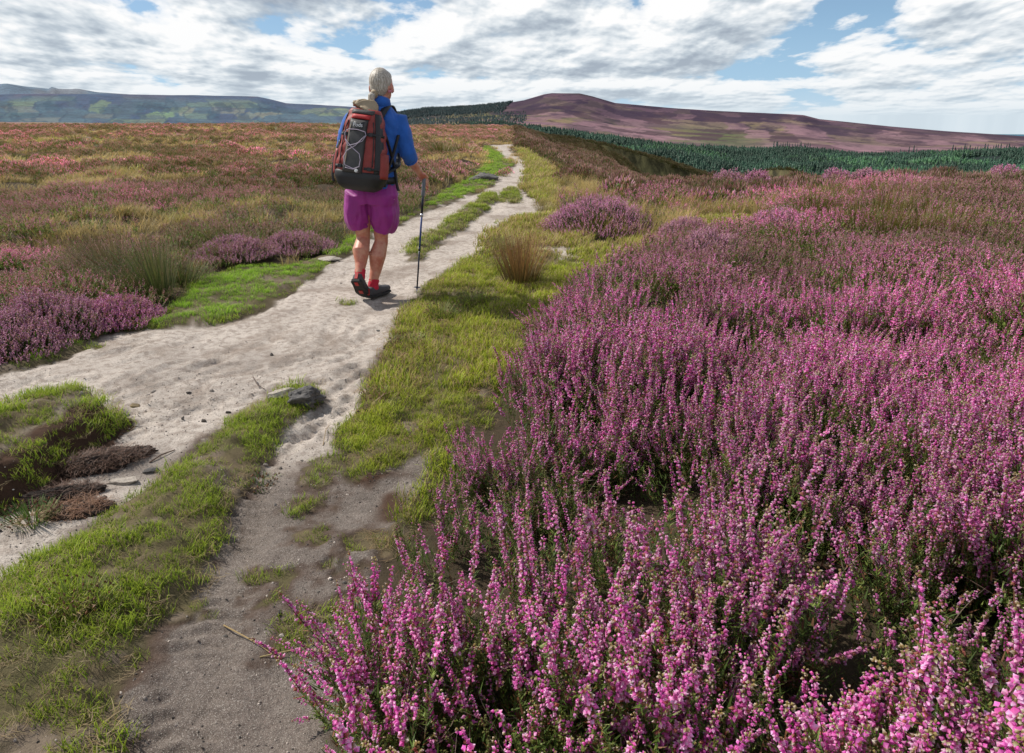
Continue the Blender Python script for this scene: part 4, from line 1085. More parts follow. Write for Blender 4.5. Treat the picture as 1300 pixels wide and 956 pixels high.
# ------------------------------------------------------------------ the walker
YP = 5.17
PG = ground_pt(470, 379)
YP = PG.y
ZG = PG.z
PR = Vector((AT(475, 379, YP).x, YP, ZG))
DZ = ZG - AT(475, 379, YP).z
def J(px, py, dy=0.0):
    """joint read from its place in the picture, dy metres further along the path; local to the walker"""
    p = AT(px, py, YP + dy) - Vector((PR.x, PR.y, PR.z)); p.z += DZ; return p
YAW = math.radians(10)
FW = Vector((math.sin(YAW), math.cos(YAW), 0)); RT = Vector((math.cos(YAW), -math.sin(YAW), 0)); UP = Vector((0, 0, 1))

def tube(bm, pts, radii, seg=14, upv=None, capround=True, n=2.0):
    """loft of rings along pts; radii are r or (r_side, r_front)"""
    P = [Vector(p) for p in pts]; R = [(r, r) if not isinstance(r, tuple) else r for r in radii]
    rings = []
    for i, p in enumerate(P):
        d = (P[min(i + 1, len(P) - 1)] - P[max(i - 1, 0)]).normalized()
        ref = upv if upv is not None else FW
        a = d.cross(ref)
        if a.length < .05: a = d.cross(RT)
        a.normalize(); b = a.cross(d).normalized()
        ring = []
        for k in range(seg):
            t = 2 * math.pi * k / seg; c, s = math.cos(t), math.sin(t)
            c = math.copysign(abs(c) ** (2 / n), c); s = math.copysign(abs(s) ** (2 / n), s)
            ring.append(bm.verts.new(p + a * c * R[i][0] + b * s * R[i][1]))
        rings.append(ring)
    for i in range(len(rings) - 1):
        for k in range(seg):
            q = (k + 1) % seg; bm.faces.new((rings[i][k], rings[i][q], rings[i + 1][q], rings[i + 1][k]))
    if capround:
        for ring, p, e in ((rings[0], P[0], -1), (rings[-1], P[-1], 1)):
            bm.faces.new(ring if e > 0 else ring[::-1])
    return rings

def ball(bm, c, r, scl=(1, 1, 1), sub=3):
    g = bmesh.ops.create_icosphere(bm, subdivisions=sub, radius=1)
    M = Matrix.Translation(Vector(c)) @ Matrix.Rotation(-YAW, 4, 'Z') @ Matrix.Diagonal((r * scl[0], r * scl[1], r * scl[2], 1))
    bmesh.ops.transform(bm, matrix=M, verts=g['verts'])

def remeshed(name, bm, mat, vox=.006, smooth=2, folds=None, parent=None):
    bmesh.ops.recalc_face_normals(bm, faces=bm.faces)
    me = bpy.data.meshes.new(name); bm.to_mesh(me); bm.free()
    o = bpy.data.objects.new(name, me); ROOT.objects.link(o)
    r = o.modifiers.new('r', 'REMESH'); r.mode = 'VOXEL'; r.voxel_size = vox
    s = o.modifiers.new('s', 'SMOOTH'); s.iterations = smooth; s.factor = .5
    dg = bpy.context.evaluated_depsgraph_get(); me2 = bpy.data.meshes.new_from_object(o.evaluated_get(dg))
    bpy.data.objects.remove(o); bpy.data.meshes.remove(me)
    if folds:
        n = len(me2.vertices); co_ = np.zeros(n * 3); me2.vertices.foreach_get('co', co_); co_ = co_.reshape(-1, 3)
        no = np.array([v.normal[:] for v in me2.vertices]); co_ = co_ + no * folds(co_)[:, None]; me2.vertices.foreach_set('co', co_.ravel())
    me2.materials.clear(); me2.materials.append(mat); me2.polygons.foreach_set('use_smooth', [True] * len(me2.polygons)); me2.update()
    me2.name = name; o = bpy.data.objects.new(name, me2); link(o, parent); return o

def plain(name, bm, mat, parent=None, smooth=True, bevel=0):
    bmesh.ops.recalc_face_normals(bm, faces=bm.faces)
    me = bpy.data.meshes.new(name); bm.to_mesh(me); bm.free(); me.materials.append(mat)
    if smooth: me.polygons.foreach_set('use_smooth', [True] * len(me.polygons))
    o = bpy.data.objects.new(name, me); link(o, parent)
    if bevel:
        md = o.modifiers.new('b', 'BEVEL'); md.width = bevel; md.segments = 2; md.limit_method = 'ANGLE'
    return o

def skin_mat():
    m, nt, b, out = newmat('skin'); tc = N(nt, 'ShaderNodeTexCoord').outputs['Object']
    c = mixc(nt, ramp(nt, noise(nt, 14, 5, .65, tc), (.38, .0), (.62, 1.0)), (.46, .14, .09), (.56, .28, .19)); nt.links.new(c, b.inputs['Base Color'])
    b.inputs['Roughness'].default_value = .5; b.inputs['Subsurface Weight'].default_value = .08
    b.inputs['Subsurface Radius'].default_value = (.02, .008, .004); return m
def hair_mat():
    m, nt, b, out = newmat('hair'); tc = N(nt, 'ShaderNodeTexCoord').outputs['Object']
    mp = N(nt, 'ShaderNodeMapping'); mp.inputs['Scale'].default_value = (230, 230, 9); nt.links.new(tc, mp.inputs[0])
    n = noise(nt, 1, 4, .7, mp.outputs[0], .4)
    c = ramp(nt, n, (.30, (.11, .09, .07)), (.5, (.34, .29, .23)), (.68, (.72, .68, .60))); nt.links.new(c, b.inputs['Base Color'])
    b.inputs['Roughness'].default_value = .45; bump(nt, b, n, .6, .003); return m
M_SKIN = skin_mat(); M_HAIR = hair_mat()
M_SHIRT = fabric_mat('blue_fleece', (.010, .105, .44), .8, 300, .15, .25, .15)
M_SHORTS = fabric_mat('purple_shorts', (.29, .012, .22), .6, 220, .1, .2, .1)
M_SOCK = fabric_mat('red_sock', (.55, .02, .05), .9, 300)
M_SHOE = fabric_mat('grey_shoe', (.055, .05, .055), .7, 200, .3)
M_RED = fabric_mat('red_trim', (.45, .03, .03), .6, 200)
M_BLACK = fabric_mat('black_nylon', (.014, .014, .016), .55, 300, .3, .3)
M_DGREY = fabric_mat('charcoal_nylon', (.045, .043, .042), .6, 200, .4, .4)
M_PACK = fabric_mat('rust_red_nylon', (.26, .030, .022), .55, 200, .2, .4)
M_KHAKI = fabric_mat('khaki_nylon', (.36, .28, .18), .7, 200, .15, .4)
M_CORD = fabric_mat('lilac_cord', (.42, .35, .44), .6, 400)
M_WHITE = fabric_mat('white_print', (.75, .75, .75), .6, 300, .05)
M_PINKB = fabric_mat('pink_band', (.60, .20, .24), .7, 120, .4)
M_METAL, nt_, b_, o_ = newmat('pole_black'); b_.inputs['Base Color'].default_value = (.012, .014, .03, 1); b_.inputs['Roughness'].default_value = .3; b_.inputs['Metallic'].default_value = .3
M_STEEL, nt_, b_, o_ = newmat('pole_steel'); b_.inputs['Base Color'].default_value = (.45, .46, .5, 1); b_.inputs['Roughness'].default_value = .3; b_.inputs['Metallic'].default_value = .9
M_GRIP = fabric_mat('grey_grip', (.16, .18, .20), .8, 200)
M_BLUEP = fabric_mat('blue_pole_part', (.02, .05, .20), .4, 100)
M_SOLE = fabric_mat('shoe_sole', (.018, .017, .017), .8, 150)

person = empty('person', PR)
tag(person, 'walker seen from behind in blue top and purple shorts on the sandy path', 'person')

neck = J(483, 131); head = J(484, 109, .02); chest = J(479, 160); waist = J(474, 214); pelv = J(472, 243)
shR = J(506, 154); elR = J(518, 197, -.02); haR = J(534, 222, .16)
shL = J(447, 152); elL = J(436, 192, .06); haL = J(440, 205, .28)
hipR = J(486, 252); knR = J(484, 303, .06); anR = J(474, 361, .0)
hipL = J(458, 252); knL = J(461, 300, .04); anL = J(457, 349, -.10)

# -- body: torso, head, limbs and hands grown together
bm = bmesh.new()
tube(bm, [pelv - UP * .06, pelv, waist, chest - UP * .05, chest + UP * .03, neck - UP * .055, neck - UP * .02, neck + UP * .03, head - UP * .02],
     [(.12, .09), (.165, .115), (.14, .10), (.155, .11), (.150, .095), (.10, .065), (.058, .055), (.054, .056), (.05, .06)], 20)
ball(bm, head + UP * .012, .1, (.80, .98, 1.12)); ball(bm, head - UP * .045 + FW * .035, .1, (.58, .62, .72))
ball(bm, head + FW * .108 - UP * .028, .016, (.8, 1.1, 1.5), 2)                      # nose
for s in (-1, 1):
    ball(bm, head + RT * s * .082 - FW * .002 - UP * .02, .03, (.35, .7, 1.1), 2)     # ears
    ball(bm, head + RT * s * .034 + FW * .082 + UP * .004, .014, (1.1, .7, .6), 2)     # brow/eye ridge
ball(bm, head + FW * .088 - UP * .066, .02, (1.3, .6, .45), 2)                        # mouth
for sh, el, ha in ((shR, elR, haR), (shL, elL, haL)):
    tube(bm, [sh * .85 + chest * .15, sh, sh * .5 + el * .5, el, el * .6 + ha * .4, el * .12 + ha * .88, ha], [.045, .046, .044, .038, .036, .026, .026], 12)
for hip, kn, an in ((hipR, knR, anR), (hipL, knL, anL)):
    cf = kn * .64 + an * .36 - FW * .022
    tube(bm, [hip + UP * .05, hip, hip * .5 + kn * .5, kn + UP * .03, kn - UP * .02, cf, kn * .3 + an * .7, an + UP * .02, an - UP * .03], [.09, .092, .074, .054, .052, .065, .044, .034, .033], 16)
# feet cores
def foot_axes(an, heel_up, yaw):
    d = Vector((math.sin(yaw) * math.cos(heel_up), math.cos(yaw) * math.cos(heel_up), -math.sin(heel_up)))
    side = Vector((math.cos(yaw), -math.sin(yaw), 0)); upv = side.cross(d); return d, side, upv
FA = [(anR, math.radians(2), math.radians(28)), (anL, math.radians(44), math.radians(6))]
for an, hu, yw in FA:
    d, s, u = foot_axes(an, hu, yw)
    tube(bm, [an - u * .03 - d * .02, an - u * .055 + d * .06, an - u * .07 + d * .14], [.03, .03, .02], 10)
# right hand closed round the grip, left hand loosely curled
def hand(bm, w, pole_ax, palm_dir, out_dir, loose=0.0):
    """w wrist; fingers wrap an axis (pole_ax) that runs through the palm"""
    pa = pole_ax.normalized(); pd = palm_dir.normalized(); od = out_dir.normalized(); c = w + pd * .055
    tube(bm, [w - pd * .01, w + pd * .03 + od * .008, w + pd * .075 + od * .012], [(.026, .018), (.036, .017), (.038, .014)], 12, upv=od)
    cen = w + pd * .078 - od * .012
    for i, (L, rr) in enumerate(((.92, .0085), (1.0, .009), (.95, .0088), (.8, .0078))):
        off = pa * (.030 - i * .0195)
        pts = []
        for k in range(6):
            t = math.radians(75 - k * (44 - loose * 22) * L)
            pts.append(cen + off + (od * math.sin(t) + pd * math.cos(t)) * (.024 + loose * .012))
        tube(bm, pts, [rr, rr, rr * .97, rr * .92, rr * .88, rr * .75], 8, upv=pa)
    side = w + pd * .03 + pa * .028
    tube(bm, [side, side + pd * .022 + pa * .014 - od * .012, side + pd * .045 + pa * .012 - od * .028, side + pd * .055 - od * .04], [.013, .0115, .010, .008], 8, upv=od)
pole_top = J(538.5, 224, .20); pole_tip = J(529, 372, .10)
pole_tip.z = ground_pt(529, 372).z - PR.z; 
gp = ground_pt(529, 373) - PR; pole_tip = Vector(gp)
pax = (pole_top - pole_tip).normalized()
hand(bm, haR - Vector((0, 0, .0)), pax, (pole_top - pax * .02) - haR, UP * .5 - RT * .2 + FW * .1, 0)
hand(bm, haL, UP * .8 + FW * .3, FW * .9 + RT * .5, -RT, .8)
body = remeshed('body', bm, M_SKIN, .0042, 2, None, person)

# eyes and lips: small but there for other viewpoints
for s in (-1, 1):
    b2 = bmesh.new(); ball(b2, head + RT * s * .033 + FW * .085 - UP * .006, .0095, (1.2, .7, .6), 2)
    eye = plain('eye', b2, M_WHITE, person)
    b2 = bmesh.new(); ball(b2, head + RT * s * .033 + FW * .0905 - UP * .006, .0042, (1, .6, 1), 2); plain('iris', b2, M_DGREY, eye)
b2 = bmesh.new(); ball(b2, head + FW * .0945 - UP * .066, .014, (1.3, .5, .32), 2); plain('lips', b2, M_PINKB, person)

# -- shirt
def shirt_folds(c):
    f = fbm(c[:, 0] * 1.0 + c[:, 1] * .4, c[:, 2] * .55, 13, 3, 900) - .5
    g = np.sin((c[:, 2] * 1.4 + c[:, 0] * .8) * 60 + 8 * fbm(c[:, 0], c[:, 2], 8, 2, 905)) * .5
    return f * .026 + g * .0022
bm = bmesh.new()
tube(bm, [pelv + UP * .045, waist - UP * .03, waist + UP * .05, chest - UP * .03, chest + UP * .04, neck - UP * .065, neck - UP * .04, neck - UP * .005],
     [(.182, .13), (.172, .126), (.166, .118), (.18, .128), (.188, .13), (.158, .115), (.095, .092), (.072, .070)], 24)
for sh, el, ha in ((shR, elR, haR), (shL, elL, haL)):
    tube(bm, [sh * .75 + chest * .25, sh + UP * .004, sh * .5 + el * .5, el * .95 + sh * .05, el * .80 + ha * .20], [.066, .066, .063, .060, .053], 16)
remeshed('shirt', bm, M_SHIRT, .006, 12, shirt_folds, person)
bm = bmesh.new()
tube(bm, [neck - UP * .022, neck + UP * .012, neck + UP * .026 + FW * .005], [(.078, .075), (.072, .07), (.070, .070)], 24, capround=False)
o = plain('collar', bm, M_SHIRT, person); md = o.modifiers.new('s', 'SOLIDIFY'); md.thickness = .006
bm = bmesh.new()
tube(bm, [el_ for el_ in (elR * .80 + haR * .20, elR * .76 + haR * .24)], [.055, .053], 20)
plain('sleeve_cuff', bm, M_SHIRT, person)

# -- shorts
def shorts_folds(c):
    f = fbm(c[:, 0] + c[:, 1] * .5, c[:, 2] * .45, 12, 3, 910) - .5
    a = np.arctan2(c[:, 0], c[:, 1]); w = np.sin(a * 9 + 5 * fbm(c[:, 0], c[:, 2], 9, 2, 915)) * .5 * sstep(.95, .55, c[:, 2])
    mid = np.exp(-((c[:, 0] - (pelv.x + FW.x * -.1)) / .012) ** 2) * (c[:, 1] < pelv.y)
    return f * .034 + w * .007 - mid * .010
bm = bmesh.new()
tube(bm, [pelv + UP * .085, pelv + UP * .04, pelv - UP * .02, pelv - UP * .09], [(.170, .122), (.192, .138), (.210, .152), (.198, .14)], 24)
for hip, kn, s in ((hipR, knR, 1), (hipL, knL, -1)):
    k2 = kn + UP * .072
    tube(bm, [hip + UP * .05, hip * .6 + k2 * .4 + RT * s * .022, hip * .25 + k2 * .75 + RT * s * .028, k2 + RT * s * .018], [(.115, .14), (.112, .138), (.100, .122), (.084, .098)], 20)
remeshed('shorts', bm, M_SHORTS, .006, 7, shorts_folds, person)
bm = bmesh.new()   # pale piping on the right pocket
q = hipR + RT * .108 - UP * .01
tube(bm, [q + FW * .05 + UP * .045 - RT * .0, q + FW * .0 + UP * .025 + RT * .010, q - FW * .06 + UP * .012 + RT * .0], [.003] * 3, 6)
plain('pocket_piping', bm, M_WHITE, person)

# -- hair, ponytail, band
bm = bmesh.new()
ball(bm, head + UP * .026 - FW * .012, .1, (.80, .94, .97))
ball(bm, head - FW * .05 - UP * .008, .1, (.66, .50, .72)); ball(bm, head + UP * .062 + FW * .018, .08, (.88, 1.02, .62))
tube(bm, [head - FW * .085 - UP * .045 - RT * .02, head - FW * .112 - UP * .070 - RT * .034, head - FW * .112 - UP * .118 - RT * .042, head - FW * .100 - UP * .160 - RT * .034], [.020, .026, .025, .010], 12)
def hair_folds(c): return (fbm(np.arctan2(c[:, 0] - head.x, c[:, 1] - head.y) * .3, c[:, 2] * .25, 40, 3, 920) - .5) * .004
remeshed('hair', bm, M_HAIR, .005, 1, hair_folds, person)
bm = bmesh.new()
rings = []
hb = head - UP * .035
pts = [hb + RT * (.088 * math.cos(t)) + FW * (.100 * math.sin(t)) + UP * (.012 * math.sin(t)) for t in [math.radians(a) for a in range(325, 408, 8)]]
for p in pts: 
    o_ = (p - hb).normalized()
    rings.append((bm.verts.new(p - UP * .008), bm.verts.new(p + UP * .010)))
for a, b_2 in zip(rings[:-1], rings[1:]): bm.faces.new((a[0], b_2[0], b_2[1], a[1]))
o = plain('headband', bm, M_PINKB, person); md = o.modifiers.new('s', 'SOLIDIFY'); md.thickness = .004
bm = bmesh.new(); q = head - FW * .088 - UP * .052 - RT * .022
tube(bm, [q - FW * -.004, q - FW * .018 - UP * .014], [.028, .028], 12); plain('hair_tie', bm, M_KHAKI, person)

# -- socks and shoes
for i, (an, hu, yw) in enumerate(FA):
    d, s, u = foot_axes(an, hu, yw); kn = (knR, knL)[i]
    up = (kn - an).normalized()
    bm = bmesh.new(); tube(bm, [an + up * .045, an + up * .02, an - up * .01, an - u * .04], [.041, .040, .041, .042], 16)
    remeshed('sock', bm, M_SOCK, .005, 1, lambda c: (fbm(c[:, 0], c[:, 2], 60, 2, 5) - .5) * .006, person)
    bm = bmesh.new(); o0 = an - u * .052
    tube(bm, [o0 - d * .062, o0 - d * .045, o0 - d * .0, o0 + d * .06, o0 + d * .12, o0 + d * .165, o0 + d * .188],
         [(.018, .028), (.036, .040), (.041, .042), (.044, .034), (.047, .027), (.038, .022), (.018, .014)], 18, upv=u, n=2.4)
    tube(bm, [o0 - u * -.01, o0 + u * .045 - d * .005], [(.040, .046), (.036, .040)], 16, upv=d)
    shoe = remeshed('shoe', bm, M_SHOE, .005, 1, None, person)
    bm = bmesh.new(); o1 = o0 - u * .034
    out_ = [(-.068, .030), (-.05, .040), (0, .040), (.05, .043), (.10, .050), (.15, .046), (.185, .030), (.196, .012)]
    L_ = [o1 + d * a - s * w_ for a, w_ in out_] + [o1 + d * a + s * w_ for a, w_ in reversed(out_)]
    lo = [bm.verts.new(p - u * .012 + u * (.012 if (p - o1).dot(d) > .15 else 0)) for p in L_]; hi = [bm.verts.new(p + u * .012) for p in L_]
    bm.faces.new(lo[::-1]); bm.faces.new(hi)
    for k in range(len(lo)): q2 = (k + 1) % len(lo); bm.faces.new((lo[k], lo[q2], hi[q2], hi[k]))
    sole = plain('sole', bm, M_SOLE, shoe, False, .004)
    bm = bmesh.new(); o2 = o1 - u * .0135
    M = Matrix(((s.x, d.x, u.x, 0), (s.y, d.y, u.y, 0), (s.z, d.z, u.z, 0), (0, 0, 0, 1)))
    g = bmesh.ops.create_cube(bm, size=1)
    bmesh.ops.transform(bm, matrix=Matrix.Translation(o2 - d * .03) @ M @ Matrix.Diagonal((.026, .045, .004, 1)), verts=g['verts'])
    plain('red_insert', bm, M_RED, shoe, False); bm = bmesh.new()
    g = bmesh.ops.create_cube(bm, size=1); bmesh.ops.transform(bm, matrix=Matrix.Translation(o0 - d * .066 + u * .004) @ M @ Matrix.Diagonal((.022, .008, .05, 1)), verts=g['verts'])
    plain('heel_tab', bm, M_RED, shoe, False); bm = bmesh.new()
    g = bmesh.ops.create_cube(bm, size=1); bmesh.ops.transform(bm, matrix=Matrix.Translation(o2 + d * .09) @ M @ Matrix.Diagonal((.03, .04, .004, 1)), verts=g['verts'])
    plain('red_insert', bm, M_RED, shoe, False)
    bm = bmesh.new(); la = o0 + d * .055 + u * .036
    for sg in (-1, 1): tube(bm, [la, la + s * sg * .018 + u * .008, la + s * sg * .032 - u * .004], [.002] * 3, 6)
    plain('lace', bm, M_RED if i else M_DGREY, shoe)

# ------------------------------------------------------------------ backpack (worn, so a thing of its own)
BO = (pelv + waist) * .5 - FW * .235 - UP * .055 + RT * -.010
roll = math.radians(6.5); pitch_ = math.radians(7)
pu = (RT * math.cos(roll) - UP * math.sin(roll)).normalized()
pw = (UP * math.cos(roll) + RT * math.sin(roll)); pw = (pw * math.cos(pitch_) + FW * math.sin(pitch_)).normalized()
pv = -(pw.cross(pu)).normalized()
if pv.dot(FW) > 0: pv = -pv
PWORLD = PR + BO
pack = empty('backpack', PWORLD)
tag(pack, 'red and black hiking backpack with khaki top and lilac cord lacing worn by the walker', 'backpack')
def pk(u, v, w): return pu * u + pv * v + pw * w
WK = [0, .03, .09, .18, .30, .42, .50, .555, .60]; AK = [.105, .150, .176, .178, .165, .145, .128, .108, .075]; BK = [.060, .100, .122, .124, .112, .098, .082, .064, .038]
def pa_(w): return float(np.interp(w, WK, AK))
def pb_(w): return float(np.interp(w, WK, BK))
NE = 2.7
def surf(u, w, off=0.0):
    a, b = pa_(w), pb_(w); q = min(.995, abs(u) / a)
    return pk(u, b * (1 - q ** NE) ** (1 / NE) + off, w)
def pack_loft(w0, w1, n, grow=0.0, bulge=None):
    bm = bmesh.new(); rings = []
    for i in range(n):
        w = w0 + (w1 - w0) * i / (n - 1); a, b = pa_(w) + grow, pb_(w) + grow; ring = []
        e = 1.0
        if i == 0 or i == n - 1: e = .93
        for k in range(40):
            t = 2 * math.pi * k / 40; c, s = math.cos(t), math.sin(t)
            c = math.copysign(abs(c) ** (2 / NE), c); s = math.copysign(abs(s) ** (2 / NE), s)
            wr = 0.004 * math.sin(w * 70 + t * 3) * (1 if bulge else 0)
            ring.append(bm.verts.new(pk((a * e + wr) * c, (b * e + wr) * s, w)))
        rings.append(ring)
    for i in range(n - 1):
        for k in range(40): q = (k + 1) % 40; bm.faces.new((rings[i][k], rings[i][q], rings[i + 1][q], rings[i + 1][k]))
    bm.faces.new(rings[0][::-1]); bm.faces.new(rings[-1]); return bm
def panel(name, uf0, uf1, w0, w1, off, mat, parent, nu=10, nw=18, edge=.004, wave=0.0):
    bm = bmesh.new(); g = []
    for i in range(nw + 1):
        w = w0 + (w1 - w0) * i / nw; row = []
        for j in range(nu + 1):
            t = j / nu; u = uf0(w) * (1 - t) + uf1(w) * t
            e = min(1, min(t, 1 - t) * nu / 1.5) * min(1, min(i, nw - i) / 1.5)
            row.append(bm.verts.new(surf(u, w, edge + (off - edge) * e ** .5 + wave * math.sin(w * 60 + u * 30) * e)))
        g.append(row)
    for i in range(nw):
        for j in range(nu): bm.faces.new((g[i][j], g[i][j + 1], g[i + 1][j + 1], g[i + 1][j]))
    o = plain(name, bm, mat, parent); md = o.modifiers.new('s', 'SOLIDIFY'); md.thickness = .006; md.offset = -1
    return o
plain('main_compartment', pack_loft(.085, .555, 26, 0, True), M_PACK, pack)
plain('base', pack_loft(0, .135, 12, .006), M_BLACK, pack)
# khaki drawstring top, gathered toward the shoulders
bm = bmesh.new()
tube(bm, [pk(0, .0, .535), pk(.010, -.006, .556), pk(.028, -.020, .578), pk(.046, -.036, .598), pk(.054, -.040, .606)], [(.124, .074), (.100, .058), (.064, .040), (.034, .026), (.016, .016)], 28, upv=pv)
remeshed('lid', bm, M_KHAKI, .006, 3, lambda c: (fbm(np.arctan2(c[:, 0], c[:, 1]) * .25, c[:, 2] * .12, 24, 3, 930) - .5) * .030, pack)
panel('lid_trim', lambda w: -.075, lambda w: .085, .515, .548, .016, M_DGREY, pack, 10, 5)
panel('red_band', lambda w: -.062 - (.53 - w) * .2, lambda w: .065, .482, .518, .017, M_RED, pack, 10, 5)
pocket = panel('front_pocket', lambda w: -.074 - (.5 - w) * .05, lambda w: .056 - (.48 - w) * .0, .115, .482, .026, M_DGREY, pack, 12, 26, .004, .002)
panel('pocket_upper_panel', lambda w: -.050, lambda w: .048, .392, .474, .034, M_BLACK, pocket, 8, 8)
panel('pocket_seam', lambda w: -.062 - (.5 - w) * .03, lambda w: -.050 - (.5 - w) * .03, .15, .46, .033, M_KHAKI, pocket, 3, 18)
for s in (-1, 1):
    panel('side_panel', lambda w, s=s: s * pa_(w) * (.90 if s < 0 else .74), lambda w, s=s: s * pa_(w) * .992, .12, .53, .010, M_DGREY if s < 0 else M_BLACK, pack, 4, 20)
def side_pocket(s):
    bm = bmesh.new(); rings = []
    for i in range(9):
        w = .10 + .17 * i / 8; a = pa_(w); row = []
        for j in range(9):
            t = -.8 + 1.5 * j / 8; v = pb_(w) * (.62 - .95 * (j / 8)); q = min(.98, abs(v) / pb_(w))
            u = a * (1 - q ** NE) ** (1 / NE) + .016 * math.sin(math.pi * j / 8) ** .5 + .006
            row.append(bm.verts.new(pk(s * u, v, w)))
        rings.append(row)
    for i in range(8):
        for j in range(8): bm.faces.new((rings[i][j], rings[i][j + 1], rings[i + 1][j + 1], rings[i + 1][j]))
    o = plain('side_pocket', bm, M_PACK, pack); md = o.modifiers.new('s', 'SOLIDIFY'); md.thickness = .006
side_pocket(1); side_pocket(-1)
def pbox(name, c, su, sv, sw, mat, parent, rot=0):
    bm = bmesh.new(); g = bmesh.ops.create_cube(bm, size=1)
    M = Matrix(((pu.x, pv.x, pw.x, 0), (pu.y, pv.y, pw.y, 0), (pu.z, pv.z, pw.z, 0), (0, 0, 0, 1)))
    bmesh.ops.transform(bm, matrix=Matrix.Translation(c) @ M @ Matrix.Rotation(rot, 4, 'Y') @ Matrix.Diagonal((su, sv, sw, 1)), verts=g['verts'])
    return plain(name, bm, mat, parent, False, min(su, sv, sw) * .25)
for (u, w) in ((.088, .385), (-.095, .375), (.105, .155), (-.112, .155)):
    pbox('buckle', surf(u, w, .016), .030, .012, .026, M_BLACK, pack)
for (u0, u1, w) in ((.055, .160, .385), (-.155, -.075, .375), (.065, .170, .155), (-.170, -.08, .155)):
    bm = bmesh.new(); pts = [surf(u0 + (u1 - u0) * k / 8, w, .010) for k in range(9)]
    rr = [(bm.verts.new(p - pw * .009), bm.verts.new(p + pw * .009)) for p in pts]
    for a, b_2 in zip(rr[:-1], rr[1:]): bm.faces.new((a[0], b_2[0], b_2[1], a[1]))
    o = plain('compression_strap', bm, M_BLACK, pack); md = o.modifiers.new('s', 'SOLIDIFY'); md.thickness = .004
# lilac bungee lacing
def cord(name, uw, r, mat, off=.040, smooth=True):
    P_ = []
    for (a, b_2) in zip(uw[:-1], uw[1:]):
        for k in range(6):
            t = k / 6; P_.append(surf(a[0] * (1 - t) + b_2[0] * t, a[1] * (1 - t) + b_2[1] * t, off))
    P_.append(surf(uw[-1][0], uw[-1][1], off)); bm = bmesh.new(); tube(bm, P_, [r] * len(P_), 6); return plain(name, bm, mat, pack)
cord('bungee_cord', [(-.080, .395), (-.06, .405), (.0, .408), (.058, .398), (.066, .375), (.045, .335), (-.005, .31), (-.052, .295), (-.078, .335), (-.088, .375), (-.080, .395)], .0026, M_CORD)
cord('bungee_cord', [(-.078, .335), (-.02, .285), (.035, .25), (.048, .21), (.045, .165), (.0, .142), (-.055, .148)], .0026, M_CORD)
cord('bungee_cord', [(.062, .375), (.0, .300), (-.055, .262), (-.075, .22), (-.06, .165), (.02, .140), (.04, .125)], .0026, M_CORD)
cord('zip_line', [(-.120, .17), (-.118, .30), (-.105, .42), (-.09, .47)], .004, M_BLACK, .004)
cord('zip_line', [(.118, .17), (.112, .30), (.100, .42), (.088, .47)], .004, M_BLACK, .004)
pbox('cord_lock', surf(.028, .135, .045), .018, .014, .022, M_WHITE, pack, .5)
# logo lettering
cu = bpy.data.curves.new('logo', 'FONT'); cu.body = 'Pods'; cu.size = .036; cu.extrude = .0012; cu.align_x = 'CENTER'
to = bpy.data.objects.new('logo', cu); ROOT.objects.link(to)
lm = bpy.data.meshes.new_from_object(to.evaluated_get(bpy.context.evaluated_depsgraph_get())); bpy.data.objects.remove(to)
lm.materials.clear(); lm.materials.append(M_WHITE)
c0 = surf(0, .428, .039)
n_ = pv; ux = (pu).normalized(); uy = pw
ML = Matrix(((ux.x, uy.x, n_.x, c0.x), (ux.y, uy.y, n_.y, c0.y), (ux.z, uy.z, n_.z, c0.z), (0, 0, 0, 1)))
lm.transform(ML); lo_ = bpy.data.objects.new('logo', lm); link(lo_, pocket)
# shoulder straps and hip belt, in walker space moved to the pack
off = -BO
def strap(name, pts, width, mat, parent=pack, thick=.008, wdir=None):
    bm = bmesh.new(); P_ = [Vector(p) for p in pts]; rr = []
    # smooth the polyline
    Q = []
    for i in range(len(P_) - 1):
        p0 = P_[max(i - 1, 0)]; p1 = P_[i]; p2 = P_[i + 1]; p3 = P_[min(i + 2, len(P_) - 1)]
        for k in range(6):
            t = k / 6; Q.append(.5 * ((2 * p1) + (p2 - p0) * t + (2 * p0 - 5 * p1 + 4 * p2 - p3) * t * t + (3 * p1 - p0 - 3 * p2 + p3) * t ** 3))
    Q.append(P_[-1])
    for p in Q:
        a = (wdir or RT) * width / 2; rr.append((bm.verts.new(p - a + off), bm.verts.new(p + a + off)))
    for a, b_2 in zip(rr[:-1], rr[1:]): bm.faces.new((a[0], b_2[0], b_2[1], a[1]))
    o = plain(name, bm, mat, parent); md = o.modifiers.new('s', 'SOLIDIFY'); md.thickness = thick; md.offset = 0; return o
for s, sh in ((1, shR), (-1, shL)):
    inn = neck * .52 + sh * .48
    strap('shoulder_strap', [chest - FW * .135 + RT * s * .05 + UP * .02, inn - FW * .095 + UP * .012, inn + UP * .042, inn + FW * .085 + UP * .01, chest + FW * .145 + RT * s * .10 - UP * .03, waist + FW * .13 + RT * s * .145 + UP * .06, waist + RT * s * .185 - FW * .02 + UP * .02, waist - FW * .15 + RT * s * .13 - UP * .03], .052, M_BLACK)
    strap('hip_belt', [pelv + UP * .085 - FW * .15 + RT * s * .10, pelv + UP * .085 - FW * .04 + RT * s * .192, pelv + UP * .08 + FW * .07 + RT * s * .17, pelv + UP * .07 + FW * .135 + RT * s * .03], .05, M_BLACK, wdir=UP)
sx = waist + RT * .178 - FW * .045
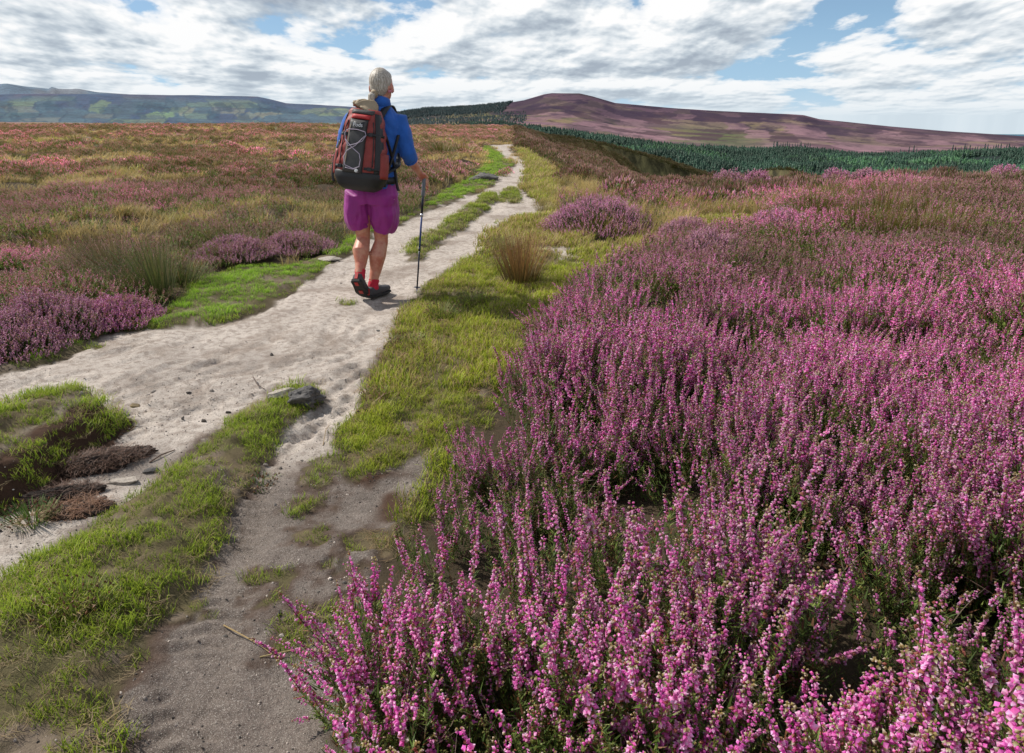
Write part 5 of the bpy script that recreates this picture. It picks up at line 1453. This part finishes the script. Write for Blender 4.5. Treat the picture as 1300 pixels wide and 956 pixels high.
strap('webbing_strap', [chest - FW * .14 + RT * .085 + UP * .0, chest - FW * .135 + RT * .120 - UP * .10, sx + UP * .02, sx + RT * .012 - UP * .10, sx + RT * .022 - UP * .155], .020, M_BLACK, thick=.004)
strap('webbing_strap', [elR * .0 + chest + RT * .178 - FW * .06 - UP * .06, waist + RT * .172 - FW * .085 + UP * .06, waist + RT * .150 - FW * .125 - UP * .02, waist + RT * .135 - FW * .15 - UP * .12], .022, M_BLACK, thick=.004)
strap('haul_loop', [neck - FW * .125 - UP * .05 + RT * -.03, neck - FW * .145 - UP * .015 + RT * .0, neck - FW * .125 - UP * .05 + RT * .03], .016, M_BLACK, thick=.004, wdir=FW)
strap('side_strap', [PP for PP in (BO + pk(-.165, .02, .33), BO + pk(-.192, .03, .22), BO + pk(-.200, .03, .10), BO + pk(-.19, .02, .04))], .018, M_BLACK, thick=.004)

# ------------------------------------------------------------------ trekking pole
PT = PR + pole_tip; pole = empty('trekking_pole', PT); tag(pole, 'black and blue telescopic trekking pole held in the walker\'s right hand', 'trekking pole')
ax = pole_top - pole_tip; L_ = ax.length
def seg_(name, t0, t1, r0, r1, mat, seg=12):
    bm = bmesh.new(); tube(bm, [ax * t0, ax * t1], [r0, r1], seg); return plain(name, bm, mat, pole, True)
seg_('tip', 0, .045, .0025, .005, M_STEEL); seg_('lower_shaft', .04, .40, .0062, .0068, M_METAL); seg_('middle_shaft', .385, .68, .0078, .008, M_BLUEP)
seg_('joint', .375, .40, .0095, .0095, M_METAL); seg_('joint', .665, .69, .0105, .0105, M_STEEL); seg_('upper_shaft', .68, .86, .0088, .009, M_METAL)
bm = bmesh.new(); tube(bm, [ax * .055, ax * .06], [.028, .026], 14); plain('basket', bm, M_METAL, pole)
bm = bmesh.new(); tube(bm, [ax * .83, ax * .86, ax * .90, ax * .94, ax * .97, ax * 1.0, ax * 1.012], [.011, .015, .0135, .0155, .0145, .019, .010], 14); plain('grip', bm, M_GRIP, pole)
bm = bmesh.new(); tube(bm, [ax * .99 - RT * .01, ax * .95 - RT * .045 + FW * .01, ax * .90 - RT * .03, ax * .93 + RT * .002], [(.002, .008)] * 4, 8); plain('wrist_strap', bm, M_BLACK, pole)
